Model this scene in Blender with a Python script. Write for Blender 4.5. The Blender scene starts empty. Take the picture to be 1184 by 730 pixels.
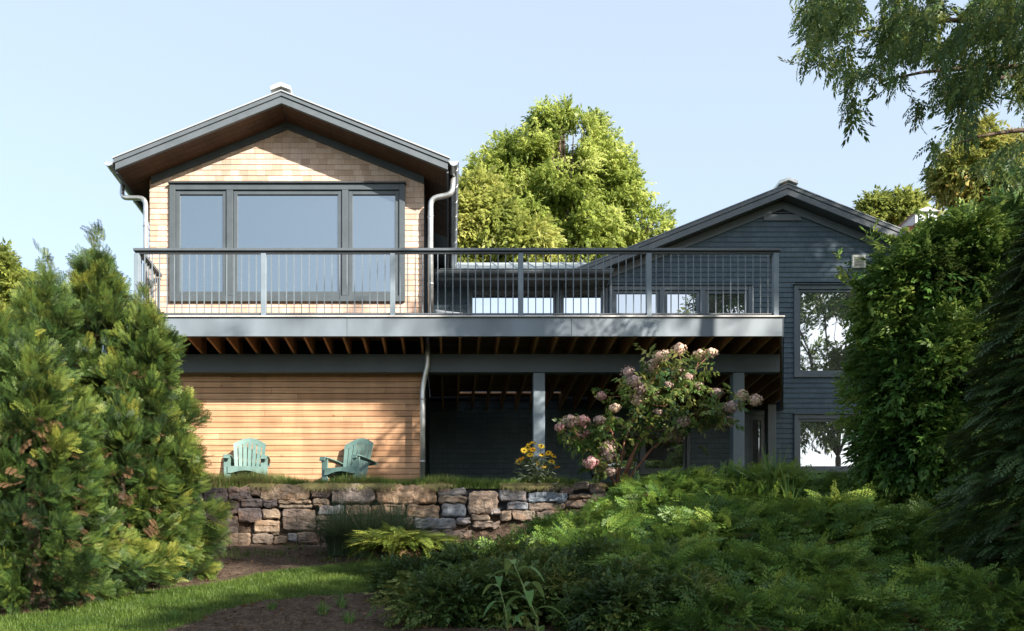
import bpy, math, random
import numpy as np
from mathutils import Vector, noise as mnoise

random.seed(7); RNG = np.random.default_rng(7)
S = bpy.context.scene
F = 1022.0; CX, CY = 520.0, 725.0; EYE = 1.6

# ------------------------------------------------------------------ camera, sky, sun, exposure
cam = bpy.data.cameras.new('camera'); camo = bpy.data.objects.new('camera', cam)
S.collection.objects.link(camo); S.camera = camo
camo.location = (0, 0, EYE); camo.rotation_euler = (math.radians(90), 0, 0)
cam.sensor_fit = 'HORIZONTAL'; cam.sensor_width = 36.0; cam.lens = 36.0 * F / 1184.0
cam.shift_x = (592 - CX) / 1184.0; cam.shift_y = (CY - 365) / 1184.0
cam.clip_start = 0.05; cam.clip_end = 3000

SUN_DIR = Vector((-.56, .58, -.415)).normalized()          # the way the light travels
elev = math.asin(-SUN_DIR.z); azim = math.atan2(-SUN_DIR.x, -SUN_DIR.y)
W = bpy.data.worlds.new('World'); S.world = W; W.use_nodes = True
nt = W.node_tree; bg = nt.nodes['Background']
sky = nt.nodes.new('ShaderNodeTexSky'); sky.sky_type = 'NISHITA'; sky.sun_disc = False
sky.sun_elevation = elev; sky.sun_rotation = azim
sky.air_density = 1.0; sky.dust_density = 1.6; sky.ozone_density = 1.6; sky.altitude = 0
thin = nt.nodes.new('ShaderNodeMixRGB'); thin.inputs[0].default_value = .6      # pale constant mixed into the sky colour to whiten it and fill shade
thin.inputs[2].default_value = (2.15, 2.42, 2.62, 1); nt.links.new(sky.outputs[0], thin.inputs[1])
nt.links.new(thin.outputs[0], bg.inputs[0]); bg.inputs[1].default_value = 0.138
sl = bpy.data.lights.new('sun', 'SUN'); sl.energy = 4.9; sl.angle = math.radians(.53); sl.color = (1.0, .91, .79)
so = bpy.data.objects.new('sun', sl); S.collection.objects.link(so)
so.rotation_euler = SUN_DIR.to_track_quat('-Z', 'Y').to_euler(); so.location = (20, -20, 30)
S.view_settings.view_transform = 'Standard'; S.view_settings.look = 'None'
S.view_settings.exposure = 1.52; S.view_settings.gamma = 1; S.view_settings.use_curve_mapping = False
S.render.engine = 'CYCLES'
S.cycles.max_bounces = 6; S.cycles.transparent_max_bounces = 6
S.cycles.transmission_bounces = 3; S.cycles.glossy_bounces = 3; S.cycles.diffuse_bounces = 3

def P(px, py, Y):
    """point seen at photo pixel (px,py) that stands Y metres in front of the camera"""
    return ((px - CX) / F * Y, Y, EYE + (CY - py) / F * Y)
def PX(px, Y): return (px - CX) / F * Y
def PZ(py, Y): return EYE + (CY - py) / F * Y

# ------------------------------------------------------------------ helpers: objects
def tag(o, label=None, cat=None, group=None, kind=None):
    if label: o['label'] = label
    if cat: o['category'] = cat
    if group: o['group'] = group
    if kind: o['kind'] = kind
    return o
def thing(name, label, cat, loc=(0, 0, 0), rz=0, group=None):
    o = bpy.data.objects.new(name, None); S.collection.objects.link(o)
    o.location = loc; o.rotation_euler = (0, 0, rz); o.empty_display_size = .2
    return tag(o, label, cat, group)
def link(name, me, parent=None, local=False):
    o = bpy.data.objects.new(name, me); S.collection.objects.link(o)
    if parent:
        o.parent = parent
        if not local:                       # mesh is in world coordinates: take every ancestor's place off
            q = parent; off = Vector()
            while q: off += q.location; q = q.parent
            me.transform(__import__('mathutils').Matrix.Translation(-off))
    return o
class MB:
    def __init__(s): s.v = []; s.f = []; s.r = []
    def add(s, vs, fs, r=None):
        n = len(s.v); s.v += [tuple(a) for a in vs]; s.f += [tuple(i + n for i in f) for f in fs]
        s.r += [random.random() if r is None else r] * len(vs)
        return s
    def box(s, x0, x1, y0, y1, z0, z1, r=None):
        return s.add([(x0,y0,z0),(x1,y0,z0),(x1,y1,z0),(x0,y1,z0),(x0,y0,z1),(x1,y0,z1),(x1,y1,z1),(x0,y1,z1)],
                     [(0,3,2,1),(4,5,6,7),(0,1,5,4),(1,2,6,5),(2,3,7,6),(3,0,4,7)], r)
    def bar(s, a, b, w, h, up=(0,0,1), r=None):
        a = Vector(a); b = Vector(b); d = (b - a).normalized(); x = d.cross(Vector(up)).normalized(); u = x.cross(d)
        vs = []
        for p in (a, b):
            for sx, su in ((-1,-1),(1,-1),(1,1),(-1,1)): vs.append(p + x * (w/2*sx) + u * (h/2*su))
        return s.add(vs, [(3,2,1,0),(4,5,6,7),(0,1,5,4),(1,2,6,5),(2,3,7,6),(3,0,4,7)], r)
    def prism(s, poly, y0, y1, r=None):
        """poly of (x,z), counter-clockwise seen from -Y, extruded y0..y1"""
        n = len(poly); vs = [(x, y0, z) for x, z in poly] + [(x, y1, z) for x, z in poly]
        fs = [tuple(range(n)), tuple(range(2*n-1, n-1, -1))] + [(i, i+n, (i+1) % n + n, (i+1) % n) for i in range(n)]
        return s.add(vs, fs, r)
    def slab(s, poly, z0, z1, r=None):
        n = len(poly); vs = [(x, y, z0) for x, y in poly] + [(x, y, z1) for x, y in poly]
        fs = [tuple(range(n-1, -1, -1)), tuple(range(n, 2*n))] + [(i, (i+1) % n, (i+1) % n + n, i+n) for i in range(n)]
        return s.add(vs, fs, r)
    def tube(s, pts, rad, sides=10, r=None):
        pts = [Vector(p) for p in pts]; k = len(pts)
        rad = [rad]*k if not hasattr(rad, '__len__') else rad
        vs = []; fs = []; x = None
        for i, p in enumerate(pts):
            d = (pts[min(i+1, k-1)] - pts[max(i-1, 0)]).normalized()
            if x is None: x = d.cross(Vector((0.13, .31, 1)) if abs(d.z) < .95 else Vector((1, .2, 0))).normalized()
            else: x = (x - d * x.dot(d)).normalized()
            u = d.cross(x)
            for j in range(sides):
                a = 2*math.pi*j/sides; vs.append(p + (x*math.cos(a) + u*math.sin(a))*rad[i])
        for i in range(k-1):
            for j in range(sides):
                j2 = (j+1) % sides; fs.append((i*sides+j, i*sides+j2, (i+1)*sides+j2, (i+1)*sides+j))
        fs.append(tuple(range(sides-1, -1, -1))); fs.append(tuple(range((k-1)*sides, k*sides)))
        return s.add(vs, fs, r)
    def build(s, name, m, parent=None, bevel=0, smooth=False, local=False, label=None):
        me = bpy.data.meshes.new(name); me.from_pydata(s.v, [], s.f)
        a = me.attributes.new('rnd', 'FLOAT', 'POINT'); a.data.foreach_set('value', s.r)
        me.materials.append(m); me.validate()
        if smooth: me.shade_smooth()
        o = link(name, me, parent, local)
        if bevel:
            b = o.modifiers.new('bevel', 'BEVEL'); b.width = bevel; b.segments = 1; b.limit_method = 'ANGLE'
        if label: o['label'] = label
        return o
def np_mesh(name, v, q, rnd, m, parent=None, smooth=False):
    if parent:
        p = parent; off = np.zeros(3)
        while p: off += np.array(p.location); p = p.parent
        v = v - off
    me = bpy.data.meshes.new(name); k = q.shape[1]
    me.vertices.add(len(v)); me.vertices.foreach_set('co', np.ascontiguousarray(v, dtype=np.float32).ravel())
    me.loops.add(q.size); me.loops.foreach_set('vertex_index', np.ascontiguousarray(q, dtype=np.int32).ravel())
    me.polygons.add(len(q)); me.polygons.foreach_set('loop_start', np.arange(0, q.size, k, dtype=np.int32))
    me.polygons.foreach_set('loop_total', np.full(len(q), k, dtype=np.int32))
    a = me.attributes.new('rnd', 'FLOAT', 'POINT'); a.data.foreach_set('value', np.ascontiguousarray(rnd, dtype=np.float32))
    me.update(calc_edges=True); me.materials.append(m)
    if smooth: me.shade_smooth()
    o = bpy.data.objects.new(name, me); S.collection.objects.link(o)
    if parent: o.parent = parent
    return o

# ------------------------------------------------------------------ helpers: materials
def new_mat(name):
    m = bpy.data.materials.new(name); m.use_nodes = True; t = m.node_tree
    return m, t, t.nodes['Principled BSDF']
def N(t, typ, **kw):
    n = t.nodes.new(typ)
    for k, v in kw.items(): setattr(n, k, v)
    return n
def ramp(t, stops, fac=None):
    r = N(t, 'ShaderNodeValToRGB'); e = r.color_ramp.elements
    while len(e) > 1: e.remove(e[0])
    e[0].position = stops[0][0]; e[0].color = (*stops[0][1], 1)
    for p, c in stops[1:]:
        x = e.new(p); x.color = (*c, 1)
    if fac is not None: t.links.new(fac, r.inputs[0])
    return r
def pos_map(t, scale=(1, 1, 1), loc=(0, 0, 0)):
    g = N(t, 'ShaderNodeNewGeometry'); mp = N(t, 'ShaderNodeMapping')
    mp.inputs['Scale'].default_value = scale; mp.inputs['Location'].default_value = loc
    t.links.new(g.outputs['Position'], mp.inputs[0]); return mp.outputs[0]
def noise_n(t, vec, scale, detail=4, rough=.55):
    n = N(t, 'ShaderNodeTexNoise'); n.inputs['Scale'].default_value = scale
    n.inputs['Detail'].default_value = detail; n.inputs['Roughness'].default_value = rough
    t.links.new(vec, n.inputs['Vector']); return n.outputs['Fac']
def mix(t, a, b, f, mode='MIX'):
    m = N(t, 'ShaderNodeMixRGB', blend_type=mode)
    for i, s in ((0, f), (1, a), (2, b)):
        if isinstance(s, (int, float)): m.inputs[i].default_value = s
        elif isinstance(s, tuple): m.inputs[i].default_value = (*s, 1)
        else: t.links.new(s, m.inputs[i])
    return m.outputs[0]
def bump(t, h, strength, dist, b):
    n = N(t, 'ShaderNodeBump'); n.inputs['Strength'].default_value = strength; n.inputs['Distance'].default_value = dist
    t.links.new(h, n.inputs['Height']); t.links.new(n.outputs[0], b.inputs['Normal'])
def plain(name, col, rough=.6, var=.12, sc=6.0, metal=0.0, stretch=(1, 1, 1), bmp=0.1, spec=.4):
    """painted / metal / plastic surface with slight mottling and wear"""
    m, t, b = new_mat(name); p = pos_map(t, stretch)
    n = noise_n(t, p, sc, 5)
    dk = tuple(c*(1-var*1.6) for c in col); lt = tuple(min(1, c*(1+var*1.6)) for c in col)
    r = ramp(t, [(.3, dk), (.7, lt)], n); t.links.new(r.outputs[0], b.inputs['Base Color'])
    rr = N(t, 'ShaderNodeMapRange'); rr.inputs[3].default_value = max(.05, rough-.12); rr.inputs[4].default_value = min(1, rough+.12)
    t.links.new(noise_n(t, p, sc*4, 3), rr.inputs[0]); t.links.new(rr.outputs[0], b.inputs['Roughness'])
    b.inputs['Metallic'].default_value = metal; b.inputs['Specular IOR Level'].default_value = spec
    if bmp: bump(t, noise_n(t, p, sc*10, 4), bmp, .004, b)
    return m
def wood(name, cols, axis='X', rough=.65, spec=.25, grain=26):
    """boards: tint per board ('rnd'), grain stretched along the board"""
    m, t, b = new_mat(name)
    st = {'X': (.6, grain, grain), 'Y': (grain, .6, grain), 'Z': (grain, grain, .6)}[axis]
    a = N(t, 'ShaderNodeAttribute', attribute_name='rnd')
    base = ramp(t, [(i/(len(cols)-1), c) for i, c in enumerate(cols)], a.outputs['Fac'])
    g = noise_n(t, pos_map(t, st), 1.6, 6, .65)
    gr = ramp(t, [(.3, (.62, .58, .55)), (.6, (1.12, 1.08, 1.04))], g)
    c = mix(t, base.outputs[0], gr.outputs[0], .8, 'MULTIPLY')
    big = ramp(t, [(.35, (.78, .78, .8)), (.65, (1.15, 1.12, 1.08))], noise_n(t, pos_map(t), 1.1, 3))
    c = mix(t, c, big.outputs[0], .7, 'MULTIPLY')
    kn = ramp(t, [(.0, (.35, .22, .15)), (.045, (.6, .5, .42)), (.09, (1, 1, 1))])      # knots
    vo = N(t, 'ShaderNodeTexVoronoi'); vo.inputs['Scale'].default_value = 2.6; t.links.new(pos_map(t, (1, 1, 1.8)), vo.inputs['Vector'])
    t.links.new(vo.outputs['Distance'], kn.inputs[0]); c = mix(t, c, kn.outputs[0], .8, 'MULTIPLY')
    st = ramp(t, [(.42, (.74, .72, .70)), (.6, (1.04, 1.02, 1.0))], noise_n(t, pos_map(t, (2.5, 2.5, .5), (4, 0, 1)), 1.6, 5, .6))
    c = mix(t, c, st.outputs[0], .6, 'MULTIPLY')
    t.links.new(c, b.inputs['Base Color']); b.inputs['Roughness'].default_value = rough
    b.inputs['Specular IOR Level'].default_value = spec; bump(t, g, .25, .006, b)
    return m
def shingle(name, cols, row, z0, width, rough=.8, mortar=(.05, .04, .03), weather=None, axis='X'):
    m, t, b = new_mat(name)
    g = N(t, 'ShaderNodeNewGeometry'); sp = N(t, 'ShaderNodeSeparateXYZ'); t.links.new(g.outputs['Position'], sp.inputs[0])
    cb = N(t, 'ShaderNodeCombineXYZ'); t.links.new(sp.outputs[axis], cb.inputs[0])
    ad = N(t, 'ShaderNodeMath', operation='SUBTRACT'); ad.inputs[1].default_value = z0
    t.links.new(sp.outputs['Z'], ad.inputs[0]); t.links.new(ad.outputs[0], cb.inputs[1])
    # a cell id per shingle: floor(row), jittered column
    def math_(op, a, v=None, bb=None):
        n = N(t, 'ShaderNodeMath', operation=op); t.links.new(a, n.inputs[0])
        if bb is not None: t.links.new(bb, n.inputs[1])
        elif v is not None: n.inputs[1].default_value = v
        return n.outputs[0]
    rw = math_('FLOOR', math_('DIVIDE', ad.outputs[0], row))
    wn = N(t, 'ShaderNodeTexWhiteNoise', noise_dimensions='1D'); t.links.new(rw, wn.inputs['W'])
    xs = math_('ADD', math_('DIVIDE', sp.outputs[axis], width), None, math_('MULTIPLY', wn.outputs['Value'], 7.3))
    # warp the column boundaries so widths vary
    w1 = N(t, 'ShaderNodeCombineXYZ'); t.links.new(xs, w1.inputs[0]); t.links.new(rw, w1.inputs[1])
    ns = noise_n(t, w1.outputs[0], .9, 0)
    xs2 = math_('ADD', xs, None, math_('MULTIPLY', ns, .5))
    col = math_('FLOOR', xs2); fr = math_('FRACT', xs2)
    id_ = N(t, 'ShaderNodeCombineXYZ'); t.links.new(col, id_.inputs[0]); t.links.new(rw, id_.inputs[1])
    wn2 = N(t, 'ShaderNodeTexWhiteNoise', noise_dimensions='2D'); t.links.new(id_.outputs[0], wn2.inputs['Vector'])
    base = ramp(t, [(i/(len(cols)-1), c) for i, c in enumerate(cols)], wn2.outputs['Value'])
    st = (30, 30, 1.2)
    gr = ramp(t, [(.3, (.8, .78, .76)), (.65, (1.1, 1.08, 1.05))], noise_n(t, pos_map(t, st), 1.5, 5, .6))
    c = mix(t, base.outputs[0], gr.outputs[0], .7, 'MULTIPLY')
    big = ramp(t, [(.3, (.75, .76, .8)), (.7, (1.2, 1.16, 1.1))], noise_n(t, pos_map(t), .8, 4))
    c = mix(t, c, big.outputs[0], .7, 'MULTIPLY')
    ln = math_('LESS_THAN', fr, .022)
    c = mix(t, c, mortar, ln)
    t.links.new(c, b.inputs['Base Color']); b.inputs['Roughness'].default_value = rough
    b.inputs['Specular IOR Level'].default_value = .25
    bump(t, math_('SUBTRACT', wn2.outputs['Value'], None, ln), .5, .004, b)
    return m
def leaf_mat(name, cols, rough=.5, trans=.35, spec=.35):
    m, t, b = new_mat(name); a = N(t, 'ShaderNodeAttribute', attribute_name='rnd')
    r = ramp(t, [(i/(len(cols)-1), c) for i, c in enumerate(cols)], a.outputs['Fac'])
    t.links.new(r.outputs[0], b.inputs['Base Color']); b.inputs['Roughness'].default_value = rough
    b.inputs['Specular IOR Level'].default_value = spec
    tr = N(t, 'ShaderNodeBsdfTranslucent')
    c2 = mix(t, r.outputs[0], (1.0, .95, .35), .25, 'MIX'); c3 = mix(t, r.outputs[0], c2, .35)
    t.links.new(c3, tr.inputs[0])
    mx = N(t, 'ShaderNodeMixShader'); mx.inputs[0].default_value = trans
    t.links.new(b.outputs[0], mx.inputs[1]); t.links.new(tr.outputs[0], mx.inputs[2])
    t.links.new(mx.outputs[0], t.nodes['Material Output'].inputs[0]); return m
def glass(name, refl, tint, rough=.01, wave=.02):
    """window pane: a coated sheet that mirrors the garden and sky over a dark room"""
    m, t, b = new_mat(name)
    b.inputs['Base Color'].default_value = (*tint, 1); b.inputs['Roughness'].default_value = .5
    gl = N(t, 'ShaderNodeBsdfGlossy'); gl.inputs['Roughness'].default_value = rough
    gl.inputs['Color'].default_value = (.93, .97, 1, 1)
    mx = N(t, 'ShaderNodeMixShader'); mx.inputs[0].default_value = refl
    t.links.new(b.outputs[0], mx.inputs[1]); t.links.new(gl.outputs[0], mx.inputs[2])
    n = N(t, 'ShaderNodeBump'); n.inputs['Strength'].default_value = wave; n.inputs['Distance'].default_value = .05
    t.links.new(noise_n(t, pos_map(t), 1.3, 2), n.inputs['Height']); t.links.new(n.outputs[0], gl.inputs['Normal'])
    t.links.new(mx.outputs[0], t.nodes['Material Output'].inputs[0]); return m

ROW1, ROW2 = .094, .107
M = dict(
    cedar=shingle('cedar_shingle', [(.38, .275, .215), (.49, .375, .305), (.54, .43, .365), (.43, .315, .245)], ROW1, 6.5, .15, mortar=(.24, .17, .12)),
    blue=shingle('blue_shingle', [(.060, .090, .118), (.068, .101, .131), (.077, .112, .144)], ROW2, 3.9, .17, mortar=(.02, .03, .04)),
    blue_y=shingle('blue_shingle_side', [(.060, .090, .118), (.068, .101, .131), (.077, .112, .144)], ROW2, 3.9, .17, mortar=(.02, .03, .04), axis='Y'),
    cedar_y=shingle('cedar_shingle_side', [(.42, .27, .15), (.55, .38, .22), (.60, .45, .29)], ROW1, 6.5, .15, axis='Y'),
    plank=wood('cedar_plank', [(.38, .215, .12), (.48, .295, .175), (.54, .345, .215), (.43, .25, .14)], 'X'),
    soffit=wood('soffit_board', [(.05, .03, .02), (.085, .048, .028), (.065, .038, .022)], 'Y'),
    joist=wood('joist_wood', [(.30, .16, .08), (.38, .21, .11)], 'Y'),
    decking=wood('decking', [(.20, .11, .06), (.30, .17, .09)], 'X'),
    darkmetal=plain('dark_painted_metal', (.075, .09, .105), .42, .1, 3, spec=.5),
    baluster=plain('baluster_paint', (.12, .15, .175), .45, .08, 4),
    trimgrey=plain('grey_painted_trim', (.085, .102, .118), .5, .08, 4),
    fascia=plain('blue_grey_fascia', (.135, .165, .195), .45, .17, 1.4, stretch=(1, 1, .35)),
    beam=plain('dark_beam_paint', (.075, .095, .112), .5, .1, 2),
    post=plain('column_paint', (.15, .19, .225), .5, .08, 3),
    windowdark=plain('window_frame_paint', (.06, .074, .085), .4, .08, 4),
    windowlight=plain('pale_window_frame', (.075, .098, .118), .45, .08, 4),
    galv=plain('galvanised_metal', (.52, .54, .55), .38, .14, 7, metal=.75, bmp=.05),
    roofmetal=plain('metal_roof', (.36, .38, .40), .4, .06, 2, metal=.3, bmp=.02),
    roofdark=plain('dark_metal_roof', (.14, .165, .18), .4, .06, 2, metal=.3, bmp=.02),
    linkroof=plain('link_metal_roof', (.36, .40, .43), .4, .06, 2, metal=.3, bmp=.02),
    cap=plain('ridge_cap_metal', (.75, .77, .78), .35, .05, 4, metal=.2),
    dark=plain('dark_void', (.012, .014, .018), .8, .1, 4),
    chair=plain('sage_plastic', (.10, .175, .16), .5, .12, 9, spec=.5, bmp=.15),
    cushion=plain('grey_cushion', (.33, .36, .40), .9, .1, 14),
    teak=wood('teak', [(.25, .09, .05), (.33, .13, .07)], 'Z'),
    bark=plain('bark', (.085, .06, .045), .9, .45, 9, stretch=(3, 3, .6), bmp=.9),
    stem=plain('red_brown_stem', (.20, .09, .055), .7, .2, 12),
    gstem=plain('green_stem', (.12, .17, .05), .6, .15, 12),
    glass_up=glass('window_glass', .30, (.014, .035, .05)),
    glass_link=glass('window_glass_pale', .75, (.05, .07, .09)),
    glass_wing=glass('window_glass_clear', .5, (.012, .016, .018), wave=.01),
    brick=plain('red_brick', (.33, .12, .08), .85, .25, 20),
    white=plain('white_paint', (.42, .44, .47), .5, .05, 5),
)

# ------------------------------------------------------------------ the ground: one sheet to the horizon
YR = 13.62        # front face of the dry stone wall
def sstep(a, b, x): x = np.clip((x-a)/(b-a), 0, 1); return x*x*(3-2*x)
def ground_z(x, y):
    x = np.asarray(x, float); y = np.asarray(y, float)
    low = 2.75 + .215*(np.clip(y, 0, 13.6) - 13.2) + .05*np.minimum(y, 0)
    hi = 3.62 + .33*(np.clip(y, 5, 13.6) - 13.6)
    hi = np.maximum(hi, low)
    s = sstep(.2, 3.6, x)
    front = low*(1-s) + hi*s
    up = 3.76 + .12*sstep(14.0, 15.0, y)
    u = sstep(13.60, 13.78, y)
    z = front*(1-u) + up*u
    z = z + .03*np.sin(x*2.1+y)*np.cos(y*1.7-x*.6)*(1-u)
    far = sstep(60, 600, np.hypot(x, y)); return z - far*1.5
LAWN = [P(-260, 735, 6.9), P(60, 712, 8.6), P(205, 688, 9.9), P(300, 668, 10.9), P(385, 655, 11.6), P(470, 640, 12.5),
        P(520, 650, 12), P(470, 680, 10.4), P(420, 694, 9.6), P(330, 703, 9.2), P(260, 718, 8.6), P(190, 738, 7.7), P(0, 900, 4.5), P(-500, 900, 4.5)]
LAWN = [(p[0], p[1]) for p in LAWN]
def in_poly(x, y, poly):
    c = np.zeros(x.shape, bool); n = len(poly)
    for i in range(n):
        x0, y0 = poly[i]; x1, y1 = poly[(i+1) % n]
        hit = ((y0 > y) != (y1 > y)) & (x < (x1-x0)*(y-y0)/(y1-y0+1e-12)+x0); c ^= hit
    return c
def axis_coords(a, b, step, lo, hi):
    mid = list(np.arange(a, b+1e-6, step)); s = step; out = []
    x = b
    while x < hi: s *= 1.25; x += s; out.append(x)
    s = step; x = a; left = []
    while x > lo: s *= 1.25; x -= s; left.append(x)
    return np.array(left[::-1] + mid + out)
gx = axis_coords(-7, 9, .08, -900, 900); gy = axis_coords(4, 16, .08, -900, 1500)
GX, GY = np.meshgrid(gx, gy); GZ = ground_z(GX, GY)
near = (np.abs(GX) < 9) & (GY > 4) & (GY < 13.5)
jit = np.array([mnoise.fractal(Vector((x*3, y*3, 0)), 1, 2, 4) for x, y in zip(GX[near], GY[near])])
GZ[near] += jit*.02
gv = np.stack([GX.ravel(), GY.ravel(), GZ.ravel()], 1)
nx, ny = len(gx), len(gy); ii = np.arange(nx*ny).reshape(ny, nx)
gq = np.stack([ii[:-1, :-1], ii[:-1, 1:], ii[1:, 1:], ii[1:, :-1]], -1).reshape(-1, 4)
lawn = in_poly(GX, GY, LAWN).astype(float)
lawn[GY > 13.8] = .85; lawn[GY > 60] = 1; lawn[np.abs(GX) > 14] = 1
def ground_mat():
    m, t, b = new_mat('ground'); a = N(t, 'ShaderNodeAttribute', attribute_name='rnd')
    p = pos_map(t)
    soil = ramp(t, [(.3, (.025, .017, .012)), (.5, (.065, .045, .033)), (.72, (.14, .10, .075))], noise_n(t, p, 9, 8, .75))
    chips = ramp(t, [(.55, (0, 0, 0)), (.62, (1, 1, 1))], noise_n(t, p, 38, 3, .6))
    soil2 = mix(t, soil.outputs[0], (.24, .18, .13), mix(t, chips.outputs[0], (0, 0, 0), .55))
    grass = ramp(t, [(.35, (.025, .05, .01)), (.65, (.06, .105, .02))], noise_n(t, p, 12, 6))
    c = mix(t, soil2, grass.outputs[0], a.outputs['Fac'])
    t.links.new(c, b.inputs['Base Color']); b.inputs['Roughness'].default_value = .95
    b.inputs['Specular IOR Level'].default_value = .15
    bump(t, noise_n(t, p, 30, 8, .7), .9, .04, b); return m
g = np_mesh('ground', gv, gq, lawn.ravel(), ground_mat(), smooth=True); tag(g, kind='structure')
g['label'] = 'sloping garden ground with lawn strip and bare soil beds'

# ------------------------------------------------------------------ lapped cladding
def clad(mb, xl, xr, z0, z1, row, Y, holes=(), lip=.014, base=None, axis='X', sgn=-1):
    """courses of shingles or boards; xl/xr functions of z; face looks to -Y (or along X when axis='Y')"""
    zb = z0 if base is None else base
    k0 = int(math.floor((z0-zb)/row)); z = zb + k0*row
    while z < z1 - 1e-4:
        a = max(z, z0); b = min(z+row, z1)
        la, ra, lb, rb = xl(a), xr(a), xl(b), xr(b)
        if min(ra, rb) < max(la, lb): 
            if ra <= la: break
        segs = [(la, ra, lb, rb)]
        for hx0, hx1, hz0, hz1 in holes:
            if hz0 < b - .004 and hz1 > a + .004:
                ns = []
                for (sa, ea, sb, eb) in segs:
                    if hx1 <= sa or hx0 >= ea: ns.append((sa, ea, sb, eb)); continue
                    if hx0 > sa: ns.append((sa, hx0, sb, hx0))
                    if hx1 < ea: ns.append((hx1, ea, hx1, eb))
                segs = ns
        for (sa, ea, sb, eb) in segs:
            if eb < sb: eb = sb = (eb+sb)/2
            f0 = lip*(1-(a-z)/row); f1 = lip*(1-(b-z)/row)
            if axis == 'X':
                vs = [(sa, Y-f0, a), (ea, Y-f0, a), (eb, Y-f1, b), (sb, Y-f1, b), (sa, Y, a), (ea, Y, a)]
            else:
                vs = [(Y+sgn*f0, sa, a), (Y+sgn*f0, ea, a), (Y+sgn*f1, eb, b), (Y+sgn*f1, sb, b), (Y, sa, a), (Y, ea, a)]
            mb.add(vs, [(0, 1, 2, 3), (4, 5, 1, 0)])
        z += row
    return mb
def window(parent, name, x0, x1, z0, z1, Y, frame_m, glass_m, cas=.09, divs=(), sash=.07, proud=.045, label=None, sill=True):
    """outer casing x0..x1,z0..z1; divs are x centres of mullions"""
    mb = MB(); yf = Y-proud
    mb.box(x0, x0+cas, yf, Y+.05, z0, z1); mb.box(x1-cas, x1, yf, Y+.05, z0, z1)
    mb.box(x0+cas, x1-cas, yf+.003, Y+.05, z1-cas, z1); mb.box(x0+cas, x1-cas, yf+.003, Y+.05, z0, z0+cas)
    if sill: mb.box(x0-.02, x1+.02, yf-.035, Y, z1, z1+.022)
    cells = []; e = x0+cas
    for d in divs:
        mb.box(d-cas*.55, d+cas*.55, yf+.003, Y+.05, z0+cas, z1-cas); cells.append((e, d-cas*.55)); e = d+cas*.55
    cells.append((e, x1-cas))
    fr = mb.build(name, frame_m, parent, bevel=.004, label=label)
    for a, b in cells:
        s = MB(); w = sash; yy = yf+.03
        a += .004; b -= .004; c = z0+cas+.004; d = z1-cas-.004
        s.box(a, a+w, yy, Y+.045, c, d); s.box(b-w, b, yy, Y+.045, c, d)
        s.box(a+w, b-w, yy+.002, Y+.045, d-w, d); s.box(a+w, b-w, yy+.002, Y+.045, c, c+w*1.15)
        s.build('sash', frame_m, fr, bevel=.003)
        p = MB(); p.box(a+w-.005, b-w+.005, yy+.028, yy+.036, c+w-.005, d-w+.005)
        p.build('pane', glass_m, fr)
    return fr

# ------------------------------------------------------------------ cedar gable house (left)
YW, YG = 15.12, 14.54
H = thing('gable_house', 'tall left house wing with sunlit cedar shingle gable, slatted cedar base and wide three-pane window', 'house', (-2.79, YW, 3.9))
RX, RZ, HW, SL = -2.77, 10.42, 2.75, .40     # ridge x, ridge top z, half width, slope
xL, xR = -5.13, -.44
sof = lambda x: RZ - .20 - SL*abs(x-RX)
UW = (PX(197, YW), PX(468.5, YW), PZ(350, YW), PZ(214.5, YW))
zf = lambda x: sof(x) - .03
mb = MB(); ztop = zf(RX)
clad(mb, lambda z: max(xL, RX-(ztop-z)/SL), lambda z: min(xR, RX+(ztop-z)/SL), 6.5, ztop, ROW1, YW, [(UW[0]+.03, UW[1]-.03, UW[2]+.03, UW[3]-.03)], lip=.009)
mb.build('shingle_wall', M['cedar'], H)
mb = MB(); clad(mb, lambda z: YW, lambda z: 26, 6.5, 9.15, ROW1, xR, axis='Y', sgn=1); mb.build('side_wall', M['blue_y'], H)
mb = MB(); clad(mb, lambda z: YW, lambda z: 26, 6.5, 9.15, ROW1, xL, axis='Y', sgn=-1); mb.build('side_wall', M['blue_y'], H)
# dark wall boards under the deck at the side of this wing, and the body that closes the volume
mb = MB(); clad(mb, lambda z: YW, lambda z: 18.8, 3.8, 6.2, ROW2, xR, axis='Y', sgn=1, base=3.9); mb.build('under_deck_wall', M['blue_y'], H)
mb = MB(); mb.prism([(xL+.01, 3.7), (xR-.01, 3.7), (xR-.01, 9.1), (RX, 10.13), (xL+.01, 9.1)], YW+.06, 26.0); mb.build('wall_core', M['dark'], H)
# slatted cedar lower wall
mb = MB(); z = 3.72; i = 0
while z < 6.15:
    cuts = sorted([xL, xR-.02] + [random.uniform(xL+.4, xR-.4) for _ in range(random.choice((1, 1, 2)))])
    for a, b in zip(cuts[:-1], cuts[1:]): mb.box(a+.001, b-.001, YW-.028, YW-.004, z, z+.0905)
    z += .0985
mb.build('slatted_wall', M['plank'], H, bevel=.004)
mb = MB(); mb.box(xL, xR-.02, YW, YW+.055, 3.7, 6.2); mb.box(xR-.018, xR+.02, YW-.03, YW+.05, 3.7, 6.2)
mb.build('wall_backing', M['dark'], H)
# frieze under the soffit
mb = MB()
for s in (-1, 1):
    xe = RX + s*(xR-RX+.0)
    pts = [(RX, sof(RX)), (xe, sof(xe)), (xe, sof(xe)-.12), (RX, sof(RX)-.12)]
    mb.prism(pts if s < 0 else pts[::-1], YW-.035-.001*s, YW+.02)
mb.build('frieze_board', M['windowdark'], H)
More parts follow.
